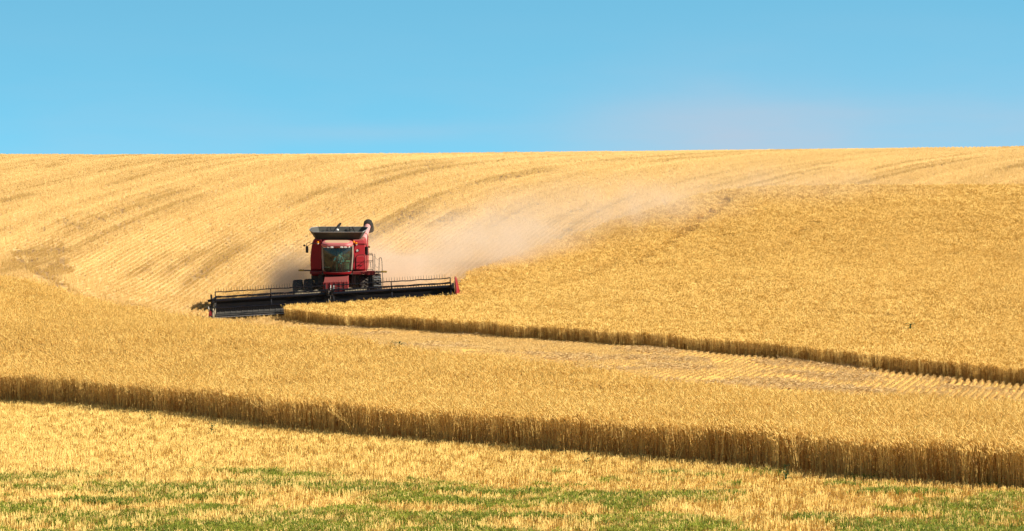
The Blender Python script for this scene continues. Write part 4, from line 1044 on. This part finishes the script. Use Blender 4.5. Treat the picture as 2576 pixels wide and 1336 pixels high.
for x in (-HW+0.06, -0.18, HW-0.05):                                                          # arms from the back tube to the reel shaft
    mb = MB(); w = 0.06 if abs(x) > 1 else 0.11
    mb.add([(x+s*w, y, z) for s in (-1, 1) for y, z in ((0.85, 0.82), (0.80, 1.0), (-0.55, 1.0), (-0.72, 0.80), (-0.35, 0.74))],
           [(0,1,2,3,4),(9,8,7,6,5)] + [(i, 5+i, 5+(i+1) % 5, (i+1) % 5) for i in range(5)])
    mb.tube([(x, -0.1, 0.35), (x, 0.0, 0.62), (x, 0.1, 0.92)], 0.035, 8)
    if abs(x) < 1:
        mb.box((x-.10, -0.55, 0.86), (0.10, 0.22, 0.62)); mb.box((x+.12, -0.60, 0.82), (0.09, 0.20, 0.75), (0, R(4), 0)); mb.box((x-.2, -0.6, 0.62), (0.12, 0.2, 0.25)); mb.tube([(x, -0.6, 1.15), (x+.25, -0.4, 1.2), (x+.7, 0.1, 1.12)], 0.02, 6)
        mb.box((x+.22, -0.5, 0.58), (0.07, 0.12, 0.35), (0, R(-8), 0))
    ra = mb.build('reel_arm', M['black'], hdr, bevel=0.01)
    if x < -1:
        mb = MB(); mb.tube([(x-0.30, RY, RZ+.02), (x-.06, RY, RZ+.02)], [0.07, 0.09], 12); mb.tube([(x-0.1, RY, RZ-.3), (x-.1, RY, RZ+.35)], 0.05, 8); mb.build('reel_motor', M['black'], ra, smooth=True)
    if abs(x) < 1:
        for dx, dz in ((-.03, .98), (.05, .72), (-.07, .55)):
            mb = MB(); mb.tube([(x+dx, -0.72, dz-.09), (x+dx+.02, -0.73, dz+.09)], 0.016, 6); mb.build('hydraulic_ram', M['steel'], hdr, smooth=True)
for s in (-1, 1):
    mb = MB(); x = s*(HW-0.02)
    mb.add([(x+q, y, z) for q in (-0.03, 0.03) for y, z in ((0.85, 0.0), (0.85, 0.85), (0.3, 0.62), (-0.5, 0.45), (-0.85, 0.1), (-0.85, 0.0))],
           [(0,1,2,3,4,5), (11,10,9,8,7,6)] + [(i, 6+i, 6+(i+1) % 6, (i+1) % 6) for i in range(6)])
    mb.build('end_shield', M['dusty_sheet'] if s < 0 else M['black'], hdr, bevel=0.01)
# crop dividers: tall red one on the uncut side, low dark one with a red tip on the other
mb = MB(); x = HW+0.03
low = [(x-0.02, 0.75), (x+0.22, 0.75), (x+0.30, -0.2), (x+0.16, -1.05), (x+0.02, -1.05), (x-0.02, -0.2)]
up = [(x+0.02, 0.60), (x+0.10, 0.60), (x+0.13, 0.1), (x+0.09, -0.25), (x+0.04, -0.25), (x+0.02, 0.1)]
mid = [((p[0]+q[0])/2+0.03, (p[1]+q[1])/2) for p, q in zip(low, up)]
vs = [(p[0], p[1], 0.02) for p in low] + [(p[0], p[1], 0.75) for p in mid] + [(p[0], p[1], 1.36) for p in up]
fs = [(l*6+i, l*6+(i+1) % 6, (l+1)*6+(i+1) % 6, (l+1)*6+i) for l in range(2) for i in range(6)] + [(5,4,3,2,1,0), tuple(range(12, 18))]
mb.add(vs, fs); mb.build('crop_divider', M['red'], hdr, bevel=0.03)
mb = MB(); x = -HW-0.10
mb.add([(x+q, y, z) for q in (-0.06, 0.07) for y, z in ((0.6, 0.0), (0.5, 0.72), (-0.3, 0.62), (-0.9, 0.18), (-1.1, 0.0))], [(0,1,2,3,4), (9,8,7,6,5)] + [(i, 5+i, 5+(i+1) % 5, (i+1) % 5) for i in range(5)])
dv = mb.build('crop_divider', M['black'], hdr, bevel=0.02)
mb = MB(); mb.add([(x-.10, -0.95, 0.12), (x+.10, -0.95, 0.14), (x+.08, -0.9, 0.34), (x, -0.85, 0.42), (x-.08, -0.9, 0.30), (x, -0.7, 0.2)], [(0,1,2,3,4), (1,0,5), (2,1,5), (3,2,5), (4,3,5), (0,4,5)]); mb.build('divider_tip', M['red_dusty'], dv)
mb = MB(); mb.tube([(x-.09, -0.55, 0.25), (x-.12, -0.5, 0.62)], 0.02, 6); mb.build('divider_rod', M['steel'], dv, smooth=True)

# ------------------------------------------------------------------ inside the cab: the driver, a box and a cloth
def world_of(p):
    return Euler((PITCH, 0, 0)).to_matrix() @ Vector(p) + Vector((HX, HY, 2.70))
def make_person():
    root = empty('person', world_of((X(1318, .75), -0.66, 2.06)), (PITCH, 0, 0))
    tag(root, 'person in a blue shirt seated at the steering wheel inside the combine cab', 'person')
    # joints relative to the hips
    J = {'hip': (0, 0, 0), 'waist': (0, .05, .16), 'chest': (0, .07, .33), 'neck0': (0, .06, .47), 'neck': (0, .03, .53), 'head0': (0, .01, .60), 'head': (0, -.01, .68), 'crown': (0, 0, .76)}
    wc = WHEEL_C - Vector((X(1318, .75), -0.66, 2.06))
    for s, k in ((-1, 'l'), (1, 'r')):
        J['sh'+k] = (s*.18, .06, .42); J['el'+k] = (s*.27, -.10, .20); hand = (wc.x+s*.185, wc.y+.035, wc.z+.02)
        J['wr'+k] = (hand[0]+s*.01, hand[1]+.08, hand[2]+.02); J['pa'+k] = hand
        J['th'+k] = (s*.10, -.05, -.01); J['kn'+k] = (s*.15, -.42, .03); J['an'+k] = (s*.15, -.46, -.36); J['toe'+k] = (s*.16, -.62, -.40)
    names = list(J); E_ = [('hip','waist'),('waist','chest'),('chest','neck0'),('neck0','neck'),('neck','head0'),('head0','head'),('head','crown')]
    for k in 'lr': E_ += [('neck0','sh'+k),('sh'+k,'el'+k),('el'+k,'wr'+k),('wr'+k,'pa'+k),('hip','th'+k),('th'+k,'kn'+k),('kn'+k,'an'+k),('an'+k,'toe'+k)]
    rad = {'hip': .13, 'waist': .125, 'chest': .14, 'neck0': .075, 'neck': .05, 'head0': .068, 'head': .085, 'crown': .06, 'sh': .062, 'el': .043, 'wr': .028, 'pa': .034, 'th': .085, 'kn': .058, 'an': .042, 'toe': .036}
    me = bpy.data.meshes.new('body'); me.from_pydata([J[n_] for n_ in names], [(names.index(a), names.index(b)) for a, b in E_], [])
    o = bpy.data.objects.new('body', me); link(o, root)
    sk = o.modifiers.new('skin', 'SKIN'); sk.use_smooth_shade = True
    if not me.skin_vertices: 
        bm = bmesh.new(); bm.from_mesh(me); bm.verts.layers.skin.verify(); bm.to_mesh(me); bm.free()
    for i, n_ in enumerate(names):
        k = n_ if n_ in rad else n_[:-1]
        sv = me.skin_vertices[0].data[i]; f = rad[k]; sv.radius = (f, f*0.8 if k in ('hip', 'waist', 'chest') else f); sv.use_root = (n_ == 'hip')
    ss = o.modifiers.new('smooth', 'SUBSURF'); ss.levels = 1; ss.render_levels = 2
    # bake the grown surface so that clothes and skin can take their own materials
    dg = bpy.context.evaluated_depsgraph_get(); ev = o.evaluated_get(dg); nm = bpy.data.meshes.new_from_object(ev)
    o.modifiers.clear(); o.data = nm
    nm.materials.clear()
    for m_ in ('shirt', 'jeans', 'skin'): nm.materials.append(M[m_])
    for p in nm.polygons:
        c = p.center
        arm_d = min((Vector(c)-Vector(J['pa'+k])).length for k in 'lr')
        p.material_index = 2 if (c.z > .50 or arm_d < .12) else (1 if c.z < .06 and not (abs(c.x) > .2 and c.z > -.0 and c.y > -.3) else 0)
        p.use_smooth = True
    # face and fingers join the same mesh
    bm = bmesh.new(); bm.from_mesh(nm)
    def blob(c, r, sc, mi):
        r0 = bmesh.ops.create_uvsphere(bm, u_segments=8, v_segments=6, radius=r, matrix=Matrix.Translation(c) @ Matrix.Diagonal((*sc, 1)))
        for v in r0['verts']:
            for f in v.link_faces: f.material_index = mi
    nm.materials.append(M['hair'])
    blob((0, -.098, .665), .018, (.8, 1, 1.3), 2); blob((0, -.088, .625), .02, (1.3, .5, .35), 3)
    for s in (-1, 1):
        blob((s*.032, -.088, .692), .012, (1.2, .6, .8), 3); blob((s*.085, -.005, .675), .025, (.35, .8, 1.2), 2)
        pc = Vector(J['pa'+('l' if s < 0 else 'r')])
        for i in range(5):
            base = pc + Vector((s*-.01, -.012+.018*i-.02, .012)); ln_ = (.045, .052, .055, .05, .04)[i]
            pts = [base, base+Vector((s*-.006, -.012, ln_*.5)), base+Vector((s*-.03, -.02, ln_*.35)), base+Vector((s*-.035, -.012, -.01))] if i else [pc, pc+Vector((s*-.03, .02, .015)), pc+Vector((s*-.05, -.005, .012))]
            for q in range(len(pts)-1):
                d = pts[q+1]-pts[q]; r0 = bmesh.ops.create_cone(bm, cap_ends=True, segments=6, radius1=.009, radius2=.008, depth=d.length, matrix=Matrix.Translation((pts[q]+pts[q+1])/2) @ d.to_track_quat('Z', 'Y').to_matrix().to_4x4())
                for v in r0['verts']:
                    for f in v.link_faces: f.material_index = 2
    bm.to_mesh(nm); bm.free()
    m_ = MB(); lp = []
    for zz, r_ in ((.70, .094), (.74, .092), (.775, .07), (.79, .03)):
        lp.append([(r_*math.cos(2*math.pi*k/14), r_*1.08*math.sin(2*math.pi*k/14)+.008, zz) for k in range(14)])
    vs = [p for l_ in lp for p in l_]; fs = [(i*14+k, i*14+(k+1) % 14, (i+1)*14+(k+1) % 14, (i+1)*14+k) for i in range(3) for k in range(14)] + [tuple(42+k for k in range(14))]
    m_.add(vs, fs); m_.add([(-.07, -.075, .705), (.07, -.075, .705), (.055, -.165, .69), (-.055, -.165, .69), (0, -.175, .693)], [(0, 1, 2, 4, 3)])
    m_.build('cap', paint('cap_cloth', (0.12, 0.2, 0.2), 0.9), root, smooth=True)
make_person()
bx = empty('storage_box', world_of((X(1208, 1.0), -1.0, 1.665)), (PITCH, 0, 0)); tag(bx, 'small brown box with a white lid on the cab floor behind the windscreen', 'box')
mb = MB(); mb.box((0, 0, 0.14), (0.28, 0.2, 0.28), taper=1.06); mb.build('tub', M['brown'], bx, bevel=0.015)
mb = MB(); mb.box((0, 0, 0.305), (0.32, 0.23, 0.05)); mb.build('lid', M['white'], bx, bevel=0.012)
mb = MB(); n2 = 9
vs = [(-0.15+0.3*i/(n2-1), -0.07+0.14*j/3, 0.04+0.02*math.sin(i*1.3+j)+0.015*math.cos(j*2.1+i*.6)) for i in range(n2) for j in range(4)]
fs = [(i*4+j, i*4+j+1, (i+1)*4+j+1, (i+1)*4+j) for i in range(n2-1) for j in range(3)]
k0 = len(vs); vs += [(v[0], v[1], 0.0) for v in vs]; fs += [(k0+f[3], k0+f[2], k0+f[1], k0+f[0]) for f in fs]
rim_ = [i*4 for i in range(n2)] + [(n2-1)*4+j for j in (1, 2, 3)] + [i*4+3 for i in reversed(range(n2-1))] + [2, 1]
fs += [(rim_[i], rim_[(i+1) % len(rim_)], k0+rim_[(i+1) % len(rim_)], k0+rim_[i]) for i in range(len(rim_))]
mb.add(vs, fs); cl = mb.build('cloth', M['cyan'], None, smooth=True, loc=world_of((X(1395, 1.15), -1.12, 1.72)), rot=(PITCH, 0, 0))
tag(cl, 'turquoise folded cloth lying low behind the windscreen of the cab', 'cloth')

# ------------------------------------------------------------------ dust thrown up behind the combine
def dust_material(name, puffs, base, col=(0.91, 0.77, 0.63), nscale=0.22, n0=0.33, n1=0.72, floor=0.12):
    m, n, l = mat(name)
    o = n.new("ShaderNodeOutputMaterial"); v = n.new("ShaderNodeVolumePrincipled")
    v.inputs['Color'].default_value = (*col, 1); v.inputs['Anisotropy'].default_value = 0.15
    tc = n.new("ShaderNodeTexCoord"); total = None
    for (c, s, amp) in puffs:
        a = n.new("ShaderNodeVectorMath"); a.operation = 'SUBTRACT'; a.inputs[1].default_value = c; l.new(tc.outputs['Object'], a.inputs[0])
        b = n.new("ShaderNodeVectorMath"); b.operation = 'MULTIPLY'; b.inputs[1].default_value = tuple(1/q for q in s); l.new(a.outputs[0], b.inputs[0])
        d = n.new("ShaderNodeVectorMath"); d.operation = 'DOT_PRODUCT'; l.new(b.outputs[0], d.inputs[0]); l.new(b.outputs[0], d.inputs[1])
        e = n.new("ShaderNodeMath"); e.operation = 'MULTIPLY'; e.inputs[1].default_value = -0.5; l.new(d.outputs['Value'], e.inputs[0])
        f = n.new("ShaderNodeMath"); f.operation = 'POWER'; f.inputs[0].default_value = math.e; l.new(e.outputs[0], f.inputs[1])
        g = n.new("ShaderNodeMath"); g.operation = 'MULTIPLY_ADD'; g.inputs[1].default_value = amp; l.new(f.outputs[0], g.inputs[0])
        if total is None: g.inputs[2].default_value = 0
        else: l.new(total, g.inputs[2])
        total = g.outputs[0]
    mp = n.new("ShaderNodeMapping"); mp.inputs['Scale'].default_value = (1.0, 0.6, 1.3); l.new(tc.outputs['Object'], mp.inputs[0])
    nz = n.new("ShaderNodeTexNoise"); nz.inputs['Scale'].default_value = nscale; nz.inputs['Detail'].default_value = 4; nz.inputs['Roughness'].default_value = 0.55
    nz.inputs['Distortion'].default_value = 0.6; l.new(mp.outputs[0], nz.inputs['Vector'])
    mr = n.new("ShaderNodeMapRange"); mr.interpolation_type = 'SMOOTHSTEP'; mr.inputs[1].default_value = n0; mr.inputs[2].default_value = n1
    mr.inputs[3].default_value = floor; mr.inputs[4].default_value = 1.6; l.new(nz.outputs[0], mr.inputs[0])
    k = n.new("ShaderNodeMath"); k.operation = 'MULTIPLY'; l.new(total, k.inputs[0]); l.new(mr.outputs[0], k.inputs[1])
    k2 = n.new("ShaderNodeMath"); k2.operation = 'MULTIPLY'; k2.inputs[1].default_value = base; l.new(k.outputs[0], k2.inputs[0])
    k3 = n.new("ShaderNodeMath"); k3.operation = 'SUBTRACT'; k3.inputs[1].default_value = base*0.012; k3.use_clamp = True; l.new(k2.outputs[0], k3.inputs[0])
    l.new(k3.outputs[0], v.inputs['Density']); l.new(v.outputs[0], o.inputs['Volume'])
    return m
def gp(x, y, up): return (x, y, float(height(x, y)) + up)
PUFFS = [
    (gp(-12.2, 188.0, 0.9), (0.9, 1.8, 0.8), 3.2),
    (gp(-9.6, 182.6, 0.75), (1.5, 0.8, 0.40), 0.16),
    (gp(-8.0, 191.0, 1.1), (2.2, 1.8, 1.0), 2.8),
    (gp(-5.0, 193.0, 1.3), (2.0, 2.2, 1.1), 2.7),
    (gp(-2.6, 197.0, 1.4), (1.8, 2.6, 1.2), 1.5),
    (gp(0.2, 203.0, 1.6), (2.0, 3.0, 1.25), 0.85),
    (gp(3.6, 209.5, 1.7), (2.3, 3.4, 1.3), 0.50),
    (gp(7.0, 215.0, 1.5), (2.8, 4.2, 1.2), 0.24),
    (gp(11.0, 221.0, 1.2), (4.0, 6.0, 1.1), 0.13),
    (gp(18.0, 232.0, 1.1), (6.5, 8.0, 1.1), 0.10),
]
def hull(name, path, m, n=20):
    """closed hull round a chain of (centre, radius), rounded ends"""
    pts = [Vector(p) for p, r in path]; rs = [r for p, r in path]
    mb = MB(); mb.tube(pts, rs, n); o = mb.build(name, m)
    return o
hp = [(gp(-11.0, 178.5, 1.0), 1.5), (gp(-11.0, 180.5, 1.5), 4.0), (gp(-11, 187, 2), 6.0), (gp(-7.5, 194, 2), 7.5), (gp(-3, 201, 2), 8.5), (gp(2.5, 209.5, 2), 9.5), (gp(9, 219.5, 2), 11), (gp(16, 230, 1), 13), (gp(24, 242, 1), 14), (gp(31, 252, 1), 11), (gp(36, 259, 1), 3)]
dust = hull('dust_cloud', hp, dust_material('dust', PUFFS, 0.20))
tag(dust, 'pale tan dust trailing behind the combine up the slope to the right', 'dust', kind='stuff')
